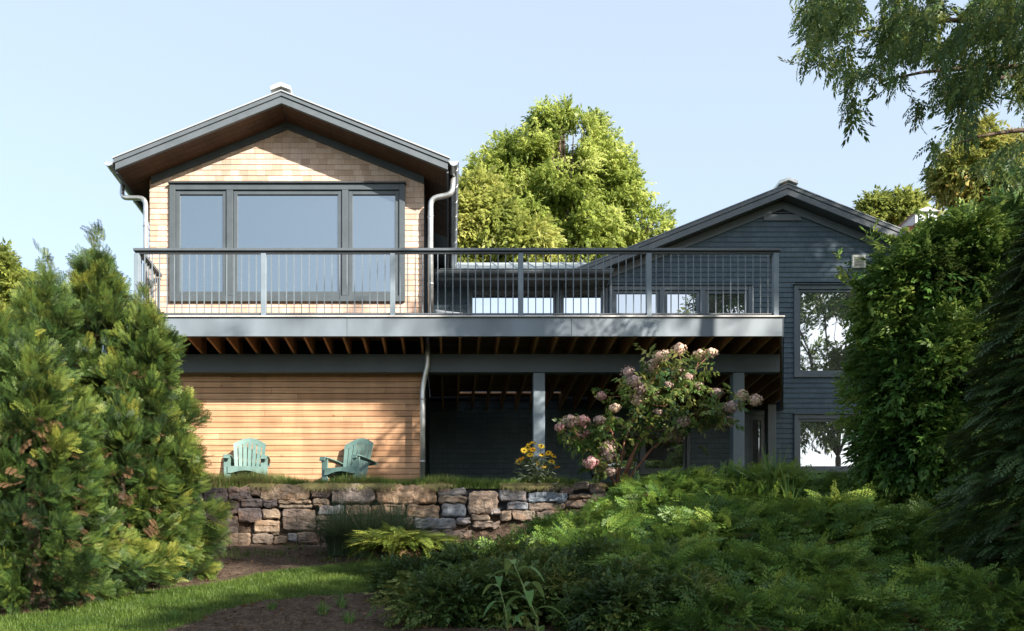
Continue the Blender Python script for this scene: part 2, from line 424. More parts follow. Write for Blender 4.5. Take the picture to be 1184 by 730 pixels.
# roof
roof = MB()
for s in (-1, 1):
    xe = RX + s*HW
    pts = [(RX, RZ-.06), (xe, RZ-.06-SL*HW), (xe, RZ-.185-SL*HW), (RX, RZ-.185)]
    roof.prism(pts if s < 0 else pts[::-1], YG+.06, 26.2)
rf = roof.build('roof', M['darkmetal'], H)
mb = MB()
for s in (-1, 1):
    n = 7; x0 = RX; w = .14
    y = YG+.05
    while y < 26:
        a = y; b = min(y+.14, 26)
        xe = RX + s*(HW-.01)
        pts = [(RX+s*.01, RZ-.186-SL*.01), (xe, RZ-.186-SL*(HW-.01)), (xe, RZ-.20-SL*(HW-.01)), (RX+s*.01, RZ-.20-SL*.01)]
        mb.prism(pts if s < 0 else pts[::-1], a+.002, b-.003)
        y += .14
        if y > 17: y = 26
mb.build('soffit_boards', M['soffit'], rf)
mb = MB()
for s in (-1, 1):
    xe = RX + s*(HW+.02); pts = [(RX, RZ), (xe, RZ-SL*(HW+.02)), (xe, RZ-.022-SL*(HW+.02)), (RX, RZ-.022)]
    mb.prism(pts if s < 0 else pts[::-1], YG-.035, 26.25)
    for k in range(22):                                    # standing seams
        yy = YG+.1+k*.5; mb.bar((RX+s*.05, yy, RZ+.012-SL*.05), (xe, yy, RZ+.012-SL*(HW+.02)), .02, .03)
mb.build('metal_roofing', M['roofmetal'], rf)
for dz0, dz1, yo, nm in ((.024, .092, -.018, 'upper_rake_board'), (.096, .205, 0, 'lower_rake_board')):
    mb = MB()
    for s in (-1, 1):
        xe = RX + s*(HW+(.01 if yo else -.012)); hw = abs(xe-RX)
        pts = [(RX, RZ-dz0), (xe, RZ-dz0-SL*hw), (xe, RZ-dz1-SL*hw), (RX, RZ-dz1)]
        mb.prism(pts if s < 0 else pts[::-1], YG+yo, YG+.055)
    mb.build(nm, M['trimgrey'], rf, bevel=.004)
mb = MB()
for s in (-1, 1):
    xe = RX+s*HW; mb.box(min(xe, xe-s*.03), max(xe, xe-s*.03), YG+.06, 26.1, RZ-SL*HW-.225, RZ-SL*HW-.05)
mb.build('eave_fascia', M['trimgrey'], rf)
mb = MB(); cpts = [(RX-.17, RZ-.02), (RX, RZ+.045), (RX+.17, RZ-.02), (RX+.15, RZ+.05), (RX, RZ+.11), (RX-.15, RZ+.05)]
mb.prism([(RX-.17, RZ-.03), (RX, RZ+.035), (RX+.17, RZ-.03), (RX+.16, RZ+.04), (RX, RZ+.10), (RX-.16, RZ+.04)], YG-.07, 26.3)
mb.build('ridge_cap', M['cap'], rf, bevel=.006)
# window
window(H, 'window', UW[0], UW[1], UW[2], UW[3], YW, M['windowdark'], M['glass_up'], cas=.10, divs=(PX(266.5, YW), PX(399.5, YW)), sash=.065, proud=.06, sill=True)
# interior roller blinds read through the lower half of each pane
# gutters with brackets, downspouts
def gutter(parent, x, z, y0, y1, r=.075, axis='Y', fixed=0):
    mb = MB(); n = 9
    ring = [(math.cos(math.pi+math.pi*i/(n-1))*r, math.sin(math.pi+math.pi*i/(n-1))*r) for i in range(n)]
    ring2 = [(a*.93, b*.93) for a, b in ring]
    for rr in (ring, ring2):
        vs = []
        for y in (y0, y1):
            for a, b in rr: vs.append((x+a, y, z+b) if axis == 'Y' else (y, fixed+a, z+b))
        mb.add(vs, [(i, i+1, n+i+1, n+i) for i in range(n-1)])
    vs = []
    for y in (y0, y1):
        base = len(vs)
        for a, b in ring: vs.append((x+a, y, z+b) if axis == 'Y' else (y, fixed+a, z+b))
    mb.add(vs, [tuple(range(n)), tuple(range(2*n-1, n-1, -1))])
    if axis == 'Y':
        mb.tube([(x-r, y0, z), (x-r, y1, z)], .011, 6); mb.tube([(x+r, y0, z), (x+r, y1, z)], .011, 6)
        y = y0+.2
        while y < y1: mb.box(x-r, x+r, y, y+.02, z+.004, z+.012); mb.tube([(x-r-.002, y, z), (x-r*.7, y, z-r*.74), (x, y, z-r-.004), (x+r*.7, y, z-r*.74), (x+r+.002, y, z)], .006, 5); y += .55
    else:
        mb.tube([(y0, fixed-r, z), (y1, fixed-r, z)], .011, 6)
    return mb.build('gutter', M['galv'], parent, smooth=False)
ge = RZ - SL*HW - .07
gutter(H, RX-HW-.085, ge, YG-.02, 26.0); gutter(H, RX+HW+.085, ge, YG-.02, 26.0)
def pipe(parent, name, pts, r=.042, straps=()):
    pp = []
    pts = [Vector(p) for p in pts]
    for i, p in enumerate(pts):                       # round the elbows
        if 0 < i < len(pts)-1:
            a = (pts[i-1]-p); b = (pts[i+1]-p); d = min(.12, a.length*.4, b.length*.4)
            A = p+a.normalized()*d; B = p+b.normalized()*d
            for k in range(5):
                u = k/4; pp.append(A*(1-u)**2 + p*2*u*(1-u) + B*u*u)
        else: pp.append(p)
    mb = MB(); mb.tube(pp, r, 12)
    for z in straps:
        x, y = straps[z]; mb.tube([(x, y, z-.015), (x, y, z+.015)], r+.006, 12); mb.box(x-.01, x+.01, y, y+.12, z-.01, z+.01)
    return mb.build(name, M['galv'], parent, smooth=True)
gl_x = RX-HW-.085; gr_x = RX+HW+.085
zt = PZ(228, 15.0)
pipe(H, 'downspout', [(gl_x, 15.15, ge-.07), (gl_x, 15.1, ge-.32), (xL-.03, 15.0, zt-.02), (xL-.03, 15.0, 6.5)], .04, {8.4: (xL-.03, 15.0), 7.3: (xL-.03, 15.0)})
dx = PX(498, 15.0)
pipe(H, 'downspout', [(gr_x-.01, 14.9, ge-.07), (gr_x-.02, 14.9, ge-.36), (dx, 14.96, PZ(231, 15)+.0), (dx, 14.96, 6.5)], .046, {PZ(252, 15): (dx, 14.96), 7.4: (dx, 14.96)})
dl = PX(488.5, 14.8)
pipe(H, 'downspout', [(PX(494.5, 14.8), 14.76, 6.46), (PX(494.5, 14.8), 14.76, PZ(421, 14.76)), (dl, 14.84, PZ(448, 14.84)), (dl, 14.84, 3.88)], .044, {PZ(462, 14.84): (dl, 14.84), PZ(534, 14.84): (dl, 14.84)})

# ------------------------------------------------------------------ blue house (right wing and low link)
YB2, YG2, YL = 18.8, 18.46, 18.84
B = thing('blue_house', 'dark blue shingled house wing with broad low gable and low roofed link, behind the deck', 'house', (7.06, YB2, 3.9))
BX, BZ, BH = 7.06, 10.86, 4.66
bs = lambda x: BZ - .22 - .40*abs(x-BX)
bl, br = 3.32, 11.3
door = (PX(860, YB2), PX(893, YB2), 3.9, 6.22)
wins = [(PX(704, YB2), PX(870, YB2), 6.62, PZ(331, YB2)),
        (PX(917.5, YB2), PX(1024, YB2), PZ(437, YB2), PZ(330.5, YB2)),
        (PX(917.5, YB2), PX(1016, YB2), PZ(547.5, YB2), PZ(480, YB2)),
        (PX(684, YB2), PX(797, YB2), PZ(549, YB2), PZ(500, YB2))]
holes = [(a+.03, b-.03, c+.03, d-.03) for a, b, c, d in wins] + [door]
zt2 = bs(BX) - .02
mb = MB(); clad(mb, lambda z: max(bl, BX-(zt2-z)/.4), lambda z: min(br, BX+(zt2-z)/.4), 3.8, zt2, ROW2, YB2, holes, base=3.9, lip=.016)
clad(mb, lambda z: xR, lambda z: bl, 3.8, 6.4, ROW2, YB2+.0, [wins[3], ], base=3.9, lip=.016)
mb.build('shingle_wall', M['blue'], B)
mb = MB(); mb.prism([(xR+.02, 3.7), (br-.02, 3.7), (br-.02, 8.9), (BX, 10.55), (bl+.02, 8.95), (bl+.02, 6.45), (xR+.02, 6.45)], YB2+.12, 27)
mb.build('wall_core', M['dark'], B)
mb = MB(); clad(mb, lambda z: YB2, lambda z: 27, 3.8, 9.1, ROW2, br, axis='Y', sgn=1, base=3.9); mb.build('side_wall', M['blue_y'], B)
# frieze, soffit and roof
mb = MB()
for s in (-1, 1):
    xe = BX+s*4.25; pts = [(BX, bs(BX)-.0), (xe, bs(xe)), (xe, bs(xe)-.17), (BX, bs(BX)-.17)]
    mb.prism(pts if s < 0 else pts[::-1], YB2-.045-.001*s, YB2-.0)
mb.build('frieze_board', M['trimgrey'], B)
mb = MB(); za = bs(BX)-.17; vz = PZ(251, YB2)+.04
vw = (za-vz)/.4
mb.prism([(BX-vw, vz), (BX+vw, vz), (BX, za)], YB2-.02, YB2+.02); lv = mb.build('gable_vent', M['dark'], B)
mb = MB()
for k in range(5):
    z = vz+.03+k*.07; w = (za-z)/.4-.05
    if w > .05: mb.bar((BX-w, YB2-.04, z), (BX+w, YB2-.04, z), .05, .012, up=(0, -.5, 1))
mb.box(BX-vw-.12, BX+vw+.12, YB2-.04, YB2, vz-.13, vz-.002)
mb.build('louvre', M['trimgrey'], lv)
roof = MB()
for s in (-1, 1):
    xe = BX+s*BH; pts = [(BX, BZ-.05), (xe, BZ-.05-.4*BH), (xe, BZ-.2-.4*BH), (BX, BZ-.2)]
    roof.prism(pts if s < 0 else pts[::-1], YG2+.05, 27.2)
rf2 = roof.build('roof', M['darkmetal'], B)
mb = MB()
for s in (-1, 1):
    xe = BX+s*(BH+.03); pts = [(BX, BZ), (xe, BZ-.4*(BH+.03)), (xe, BZ-.02-.4*(BH+.03)), (BX, BZ-.02)]
    mb.prism(pts if s < 0 else pts[::-1], YG2-.03, 27.25)
mb.build('metal_roofing', M['roofdark'], rf2)
for dz0, dz1, yo, nm in ((.022, .10, -.018, 'upper_rake_board'), (.104, .235, 0, 'lower_rake_board')):
    mb = MB()
    for s in (-1, 1):
        hw = BH + (.012 if yo else -.01); xe = BX+s*hw
        pts = [(BX, BZ-dz0), (xe, BZ-dz0-.4*hw), (xe, BZ-dz1-.4*hw), (BX, BZ-dz1)]
        mb.prism(pts if s < 0 else pts[::-1], YG2+yo, YG2+.048)
    mb.build(nm, M['trimgrey'], rf2, bevel=.004)
mb = MB(); mb.prism([(BX-.2, BZ-.035), (BX, BZ+.04), (BX+.2, BZ-.035), (BX+.19, BZ+.045), (BX, BZ+.105), (BX-.19, BZ+.045)], YG2-.06, 27.3)
mb.build('ridge_cap', M['cap'], rf2, bevel=.006)
# windows and door
window(B, 'window', *wins[0], YB2, M['windowlight'], M['glass_wing'], cas=.10, divs=(PX(765, YB2), PX(812, YB2)), sash=.06)
window(B, 'window', *wins[1], YB2, M['windowlight'], M['glass_wing'], cas=.09, sash=.05)
window(B, 'window', *wins[2], YB2, M['windowlight'], M['glass_wing'], cas=.09, sash=.05)
window(B, 'window', *wins[3], YB2, M['windowlight'], M['glass_wing'], cas=.07, sash=.05, divs=(PX(741, YB2),))
mb = MB(); dx0, dx1 = door[0], door[1]
mb.box(dx0, dx0+.09, YB2-.05, YB2+.05, 3.9, 6.22); mb.box(dx1-.16, dx1, YB2-.05, YB2+.05, 3.9, 6.22); mb.box(dx0+.09, dx1-.16, YB2-.047, YB2+.05, 6.1, 6.22)
dr = mb.build('door', M['windowlight'], B, bevel=.004)
mb = MB(); mb.box(dx0+.18, dx1-.24, YB2+.005, YB2+.02, 4.15, 6.0); mb.build('pane', M['glass_wing'], dr)
mb = MB(); a, b = dx0+.09, dx1-.16
mb.box(a, a+.095, YB2-.02, YB2+.04, 3.9, 6.1); mb.box(b-.085, b, YB2-.02, YB2+.04, 3.9, 6.1); mb.box(a+.095, b-.085, YB2-.018, YB2+.04, 3.9, 4.16); mb.box(a+.095, b-.085, YB2-.018, YB2+.04, 5.99, 6.1)
mb.build('door_leaf', M['windowdark'], dr)
mb = MB(); mb.tube([(b-.04, YB2-.03, 4.85), (b-.04, YB2-.07, 4.85), (b-.14, YB2-.07, 4.85)], .01, 8); mb.build('handle', M['galv'], dr, smooth=True)
# small louvred wall vent
v0, v1, z0, z1 = PX(984, YB2), PX(999.5, YB2), PZ(311, YB2), PZ(296, YB2)
mb = MB(); mb.box(v0, v1, YB2-.06, YB2, z0, z1); vt = mb.build('wall_vent', plain('pale_vent', (.42, .43, .40), .6), B, bevel=.008)
mb = MB()
for k in range(7):
    z = z0+.04+k*.031; mb.bar((v0+.035, YB2-.066, z), (v1-.035, YB2-.066, z), .018, .006, up=(0, -.6, 1))
mb.build('grille', plain('vent_grille', (.15, .16, .15), .6), vt)
# low link
lz = 8.80
mb = MB(); lw = [(PX(541, YL), PX(645, YL), 6.55, 8.84), (PX(646.5, YL), PX(700, YL), 6.55, 8.84)]
clad(mb, lambda z: xR, lambda z: bl, 6.45, 8.85, ROW2, YL, [(a+.03, b-.03, c, d) for a, b, c, d in lw], base=3.9)
mb.build('link_wall', M['blue'], B)
window(B, 'window', *lw[0], YL, M['windowlight'], M['glass_link'], cas=.05, sash=.045)
window(B, 'window', *lw[1], YL, M['windowlight'], M['glass_link'], cas=.05, sash=.045)
mb = MB(); mb.box(PX(700, YL), bl+.03, YB2-.03, YL+.05, 6.45, 8.80); mb.build('corner_board', M['trimgrey'], B)
lr = thing  # noqa
x0, x1 = PX(503, 18.3), PX(707, 18.3)
mb = MB(); sl2 = .46
def ylayer(mb, x0, x1, ya, za, yb, zb, th):
    mb.add([(x0, ya, za), (x1, ya, za), (x1, yb, zb), (x0, yb, zb), (x0, ya, za-th), (x1, ya, za-th), (x1, yb, zb-th), (x0, yb, zb-th)],
           [(0, 1, 2, 3), (7, 6, 5, 4), (4, 5, 1, 0), (5, 6, 2, 1), (6, 7, 3, 2), (7, 4, 0, 3)])
ylayer(mb, x0, x1, 18.34, 8.985, 22.0, 8.985+sl2*3.66, .10); lrf = mb.build('link_roof', M['linkroof'], B)
mb = MB(); k = 0
for k in range(10):
    x = x0+.1+k*.42
    if x < x1-.05: mb.add(*[[(x, 18.36, 8.99), (x+.018, 18.36, 8.99), (x+.018, 21.9, 8.99+sl2*3.54), (x, 21.9, 8.99+sl2*3.54), (x, 18.36, 9.02), (x+.018, 18.36, 9.02), (x+.018, 21.9, 9.02+sl2*3.54), (x, 21.9, 9.02+sl2*3.54)], [(4, 5, 6, 7), (0, 1, 5, 4), (1, 2, 6, 5), (3, 0, 4, 7)]])
mb.build('roof_seam', M['linkroof'], lrf)
mb = MB(); mb.box(x0, x1-.02, 18.37, YL+.2, 8.83, 8.875); mb.box(x0, x1-.03, 18.35, 18.39, 8.80, 8.98); mb.build('link_soffit', M['trimgrey'], B)
mb = MB(); n = 8; r = .08
for rr in (r,):
    vs = []
    for x in (x0-.02, x1+.02):
        for i in range(n):
            a = math.pi+math.pi*i/(n-1); vs.append((x, 18.27+math.cos(a)*rr, 8.96+math.sin(a)*rr*1.1))
    mb.add(vs, [(i, i+1, n+i+1, n+i) for i in range(n-1)] + [tuple(range(n)), tuple(range(2*n-1, n-1, -1))])
mb.tube([(x0-.02, 18.27-r, 8.965), (x1+.02, 18.27-r, 8.965)], .013, 6)
mb.build('gutter', M['trimgrey'], B)
mb = MB(); bx0 = PX(664, 19.5)                                   # small roof flashing box peeking over the link roof
mb.box(xR+.02, bl, YL+.06, 22.5, 6.4, 8.8); mb.build('link_core', M['dark'], B)

# ------------------------------------------------------------------ deck
YF, YBM = 14.0, 14.87
D = thing('deck', 'long raised timber deck with blue grey fascia on square columns across both house wings', 'deck', (0, YBM, 3.9))
DR0, DR1 = (5.27, 14.0), (7.06, 18.76)
def edge_x(y): return DR0[0] + (DR1[0]-DR0[0])*(y-14)/(DR1[1]-14)
DL = -5.02
mb = MB()
for a, b in ((DL, -1.632), (-1.628, 1.926), (1.93, DR0[0])): mb.box(a, b, YF, YF+.04, PZ(389, YF), PZ(367.6, YF))
mb.build('fascia', M['fascia'], D, bevel=.003)
mb = MB(); mb.box(DL-.03, DR0[0]+.03, YF-.03, YF+.14, PZ(367.3, YF), 6.525); mb.build('deck_edge_board', plain('pale_edge_board', (.42, .41, .40), .6), D, bevel=.004)
# boards run along X; a slot next to the blue house lets daylight through
mb = MB(); y = YF+.145
while y < YB2-.05:
    if y < YW-.05: xs = [(DL, edge_x(y)-.02)]
    else: xs = [(xR+.03, edge_x(y)-.03)]
    skip = 18.28 < y < 18.42
    for a, b in xs:
        if skip:
            mb.box(a, PX(532, 17.9), y, y+.136, 6.495, 6.52); mb.box(PX(655, 17.9), b, y, y+.136, 6.495, 6.52)
        else: mb.box(a, b, y, y+.136, 6.495, 6.52)
    y += .1415
mb.build('deck_boards', M['decking'], D)
for k in range(40):
    x = PX(216.4 + 22.55*k - 3*22.55, YF)
    if x < DL+.05: continue
    # a joist right of the front corner starts at the slanted rim
    ys = YF+.045; 
    if x > DR0[0]-.05: ys = 14 + (x+.05-DR0[0])/(DR1[0]-DR0[0])*(DR1[1]-14)
    ye = YW-.04 if x < xR+.02 else YB2-.06
    if x > DR1[0]-.15 or ys > ye-.2: break
    mb = MB(); mb.box(x-.019, x+.019, ys, ye, PZ(389.8, YF), 6.49); mb.build('joist', M['joist'], D)
mb = MB(); mb.bar((DR0[0]-.015, YF+.045, 6.35), (DR1[0]-.015, DR1[1], 6.35), .035, .29); mb.build('side_rim', M['joist'], D)
mb = MB(); mb.bar((DR0[0]+.012, YF, 6.345), (DR1[0]+.012, DR1[1], 6.345), .02, .30); mb.build('side_fascia', M['darkmetal'], D)
mb = MB(); mb.box(DL, DL+.03, YF+.04, YW-.02, 6.2, 6.49); mb.build('side_rim', M['joist'], D)
mb = MB(); mb.box(DL, 5.55, YBM, YBM+.09, PZ(430.5, YBM), 6.192); mb.box(xR+.05, 5.55, YBM+.1, YBM+.18, PZ(430.5, YBM)+.01, 6.192); mb.build('beam', M['beam'], D, bevel=.005)
for a, b in ((616.5, 630), (847.5, 860.5)):
    mb = MB(); mb.box(PX(a, 14.9), PX(b, 14.9), 14.885, 15.08, 3.86, PZ(430.5, YBM)-.002); mb.build('column', M['post'], D, bevel=.008)
mb = MB(); mb.box(6.55, 6.72, 18.2, 18.4, 3.86, 6.19); mb.build('column', M['beam'], D, bevel=.008)

# ------------------------------------------------------------------ railings
posts = [158.8, 305, 454, 602, 750, 896.5]
R1 = thing('railing', 'long dark metal deck railing with thin balusters along the front edge', 'railing', (0, YF+.06, 6.52))
RY = YF+.07
mb = MB(); mb.box(DL+.0, PX(901.5, RY), RY-.06, RY+.06, PZ(291.6, RY), PZ(288.6, RY)); mb.box(DL+.02, PX(900, RY), RY-.02, RY+.02, PZ(294, RY), PZ(291.8, RY))
mb.build('top_rail', M['darkmetal'], R1, bevel=.004)
mb = MB(); mb.box(DL+.04, PX(897, RY), RY-.016, RY+.016, PZ(364.2, RY), PZ(362.6, RY)); mb.build('bottom_rail', M['darkmetal'], R1)
for px in posts:
    x = PX(px, RY); mb = MB(); mb.box(x-.04, x+.04, RY-.045, RY+.045, 6.526, PZ(294, RY)-.002); mb.build('railing_post', M['post'], R1, bevel=.004)
for a, b in zip(posts[:-1], posts[1:]):
    n = 17
    for k in range(1, n):
        x = PX(a+(b-a)*k/n, RY); mb = MB(); mb.box(x-.0075, x+.0075, RY-.0075, RY+.0075, PZ(363, RY), PZ(293.5, RY)); mb.build('baluster', M['baluster'], R1)
R2 = thing('railing', 'short railing return at the left end of the deck running back to the cedar gable', 'railing', (DL+.05, YF+.6, 6.52))
x = DL+.07
mb = MB(); mb.box(x-.05, x+.05, YF+.14, YW-.05, PZ(291.6, RY)-.001, PZ(288.6, RY)-.001); mb.build('top_rail', M['darkmetal'], R2)
mb = MB(); mb.box(x-.015, x+.015, YF+.14, YW-.05, 6.57, 6.59); mb.build('bottom_rail', M['darkmetal'], R2)
for k in range(9):
    y = YF+.2+k*.11; mb = MB(); mb.box(x-.0075, x+.0075, y-.0075, y+.0075, 6.575, PZ(292, RY)); mb.build('baluster', M['baluster'], R2)
R3 = thing('railing', 'railing at the right end of the deck running back to the blue house', 'railing', (5.3, YF+.6, 6.52))
a = Vector((PX(897, 14.07)-.03, 14.16, 0)); b = Vector((DR1[0]-.15, DR1[1]-.03, 0))
mb = MB(); mb.bar(a+Vector((0, 0, 7.566)), b+Vector((0, 0, 7.566)), .05, .03); mb.build('top_rail', M['darkmetal'], R3)
mb = MB(); mb.bar(a+Vector((0, 0, 6.58)), b+Vector((0, 0, 6.58)), .03, .02); mb.build('bottom_rail', M['darkmetal'], R3)
for k in range(1, 38):
    p = a.lerp(b, k/38); mb = MB(); mb.box(p.x-.0075, p.x+.0075, p.y-.0075, p.y+.0075, 6.58, 7.56); mb.build('baluster', M['darkmetal'], R3)

# ------------------------------------------------------------------ dry stone wall
ST7 = [(165,65,290,145,.1),(292,62,410,130,.12),(412,60,458,108,.35),(458,48,722,132,.62),(728,52,828,120,.22),(833,45,1062,145,.72),
 (165,148,228,180,.1),(230,132,355,178,.12),(358,125,472,168,.1),(475,128,552,165,.15),(555,134,730,152,.6),(560,155,735,173,.5),(737,123,822,165,.55),
 (242,180,338,204,.3),(165,188,238,236,.35),(342,172,468,245,.25),(474,180,565,231,.66),(430,236,563,302,.64),(577,177,752,292,.4),(768,160,902,210,.9),(908,157,1042,212,.7),(1046,152,1120,213,.68),
 (202,208,343,303,.42),(150,240,198,310,.5),(757,213,832,240,.5),(835,213,888,240,.88),(890,213,935,243,.8),(937,216,1040,272,.55),(1043,218,1110,300,.6),
 (190,302,410,380,.6),(95,335,186,365,.6),(105,368,185,400,.7),(418,306,528,362,.5),(535,320,603,362,.62),(526,286,560,316,.5),(606,302,655,345,.85),(657,300,756,360,.45),(412,364,650,410,.4),
 (757,243,860,290,.4),(862,245,935,290,.5),(655,364,780,420,.35),(782,293,900,350,.4),(905,294,1040,352,.5),(785,355,1000,410,.3),(1004,355,1110,410,.4),(190,383,408,425,.3),(0,400,186,440,.3),(0,335,92,398,.35),(40,190,160,330,.3),(0,70,160,185,.15),(0,190,38,330,.2)]
ST8 = [(0,90,275,182,.68),(280,105,420,140,.86),(282,143,422,177,.5),(0,186,122,242,.66),(126,184,288,248,.62),(300,180,418,243,.92),(428,120,574,232,.75),(580,112,715,168,.88),
 (718,126,912,175,.95),(655,88,755,109,.4),(800,80,870,123,.3),(875,98,943,132,.3),(945,75,1020,112,.35),(915,136,1020,155,.5),(618,173,720,212,.9),(160,251,370,305,.85),(372,250,440,281,.92),(442,236,532,265,.6),(536,205,585,234,.85),
 (4,246,156,308,.45),(0,312,300,345,.4),(304,308,450,345,.4),(588,214,640,260,.5),(640,215,760,262,.4),(720,178,900,214,.5),(453,268,585,300,.4),(760,218,880,262,.4),(1024,80,1100,130,.4),(1024,134,1140,165,.5),(905,158,1100,200,.4)]
stones = [(200+a/4.554, 550+b/4.554, 200+c/4.554, 550+d/4.554, t) for a, b, c, d, t in ST7]
stones += [(440+a/4.228-(5 if a == 0 else 0), 540+b/4.228, 440+c/4.228, 540+d/4.228, t) for a, b, c, d, t in ST8]
for x0 in np.arange(20, 200, 30):                        # the wall goes on behind the cedars
    for y0 in (566, 590, 612, 634): stones.append((x0, y0, x0+28, y0+21, random.random()))
def stone_mat():
    m, t, b = new_mat('field_stone'); a = N(t, 'ShaderNodeAttribute', attribute_name='rnd'); p = pos_map(t)
    base = ramp(t, [(0, (.10, .085, .085)), (.2, (.17, .15, .155)), (.4, (.22, .18, .155)), (.55, (.30, .255, .205)), (.7, (.35, .255, .18)), (.8, (.27, .26, .27)), (1, (.22, .27, .33))], a.outputs['Fac'])
    n1 = ramp(t, [(.3, (.55, .52, .5)), (.65, (1.2, 1.15, 1.1))], noise_n(t, p, 7, 8, .7))
    c = mix(t, base.outputs[0], n1.outputs[0], .9, 'MULTIPLY')
    rust = ramp(t, [(.52, (0, 0, 0)), (.68, (1, 1, 1))], noise_n(t, pos_map(t, (1, 1, 2), (3, 1, 2)), 3.2, 5, .6))
    c = mix(t, c, (.40, .20, .09), mix(t, rust.outputs[0], (0, 0, 0), .7))
    lich = ramp(t, [(.60, (0, 0, 0)), (.66, (1, 1, 1))], noise_n(t, p, 18, 6, .7))
    c = mix(t, c, (.42, .41, .38), mix(t, lich.outputs[0], (0, 0, 0), .65))
    t.links.new(c, b.inputs['Base Color']); b.inputs['Roughness'].default_value = .88; b.inputs['Specular IOR Level'].default_value = .2
    bump(t, noise_n(t, pos_map(t, (1, 1, 3)), 20, 10, .8), 1.0, .035, b); return m
def stone(x0, x1, z0, z1, yf, depth, nx=9, nz=6):
    """a rough split block: rounded box front and sides, pushed about by noise"""
    w = x1-x0; h = z1-z0; cx, cz = (x0+x1)/2, (z0+z1)/2; vs = []; n = max(9, int(w/.018)); k = max(6, int(h/.018)); sd = random.random()*50
    n = min(n, 40); k = min(k, 24)
    sk1, sk2 = random.uniform(-.12, .12), random.uniform(-.1, .1); proud = random.uniform(0, .05)
    rings = [(1, depth), (1.0, depth*.4), (1, .05), (.985, .02), (.95, .004)]
    grid = []
    for j in range(k+1):
        for i in range(n+1):
            u = i/n*2-1; v = j/k*2-1
            eu = 1-abs(u); ev = 1-abs(v); e = min(eu*w/2, ev*h/2)
            rim = max(0, 1-e/.018); y = yf-proud+.022*rim*rim
            # corner rounding
            cr = .12; uu = u*(1-cr*max(0, abs(v)-.5)**2*2.4*random.uniform(.9, 1.1)); vv = v*(1-cr*max(0, abs(u)-.55)**2*3)
            x = cx+uu*w/2*(.985)+sk1*v*h*.5; z = cz+vv*h/2*.985+sk2*u*min(h, .25)*.5*.4
            q = Vector((x*6+sd, z*9, sd)); nn = mnoise.fractal(q, .7, 2.1, 6); cc = mnoise.cell(Vector((x*9+sd, z*14+.4*x, 2)))
            y += nn*.024+cc*.010; e2 = .012*(1 if e < .002 else .3)
            x += mnoise.noise(Vector((z*16, sd, 3)))*e2*2.2; z += mnoise.noise(Vector((x*11, sd, 9)))*e2*2.2
            grid.append((x, y, z))
    fs = [(j*(n+1)+i, j*(n+1)+i+1, (j+1)*(n+1)+i+1, (j+1)*(n+1)+i) for j in range(k) for i in range(n)]
    per = [i for i in range(n+1)] + [j*(n+1)+n for j in range(1, k+1)] + [k*(n+1)+i for i in range(n-1, -1, -1)] + [j*(n+1) for j in range(k-1, 0, -1)]
    m0 = len(grid); back = [(grid[q][0], yf+depth, grid[q][2]) for q in per]; L = len(per)
    fs += [(per[(i+1) % L], per[i], m0+i, m0+(i+1) % L) for i in range(L)]
    return grid+back, fs
mb = MB()
for (a, b, c, d, t_) in stones:
    vs, fs = stone(PX(a-.15, YR), PX(c+.15, YR), PZ(d+.15, YR), PZ(b-.15, YR), YR-.02, .22)
    mb.add(vs, fs, min(1, max(0, t_+random.uniform(-.06, .06))))
SW = tag(mb.build('retaining_wall', stone_mat()), 'dry stone retaining wall of tan, rust and grey blocks below the chairs', 'wall')
mb = MB(); mb.box(PX(10, 13.7), PX(700, 13.7), 13.70, 13.8, 2.3, 3.74); mb.build('dark_gap_backing', M['dark'], SW, local=True)  # near-black slab added to paint the shade in gaps between stones

# ------------------------------------------------------------------ foliage: templates and placing
def rh(p, d, L, w, nrm=(0, 0, 1), droop=0):
    p = np.array(p, float); d = np.array(d, float); d /= np.linalg.norm(d); n = np.array(nrm, float); s = np.cross(d, n); s /= np.linalg.norm(s)
    return [p, p+d*L*.45+s*w+n*w*.25, p+d*L-n*droop*L, p+d*L*.45-s*w+n*w*.25]
def T(rows): return np.array(rows, float).reshape(-1, 3)
def frond(nb=8, sub=4, curve=.25, ang=48, w=.02, taper=1.0):
    """flat feathery conifer spray, length 1 along +Y"""
    out = []
    out += rh((0, 0, 0), (0, 1, 0), 1.0, w*.6)
    for i in range(nb):
        y = .1+.82*i/nb; L = .42*(1-(y*.85)**1.6)*taper*(.9+.2*((i*7) % 3)/2)
        for s in (-1, 1):
            a = math.radians(ang); d = np.array((s*math.sin(a), math.cos(a), 0)); p0 = np.array((0, y+(.03 if s > 0 else 0), 0))
            out += rh(p0, d, L, w)
            for j in range(1, sub):
                q = p0+d*L*j/sub; l2 = L*.42*(1-j/sub*.6)
                for s2 in (-1, 1):
                    a2 = math.radians(ang*s-s2*38); out += rh(q, (math.sin(a2), math.cos(a2), .05*s2), l2, w*.8)
    v = T(out); v[:, 2] -= curve*v[:, 1]**2+.12*np.abs(v[:, 0]); return v
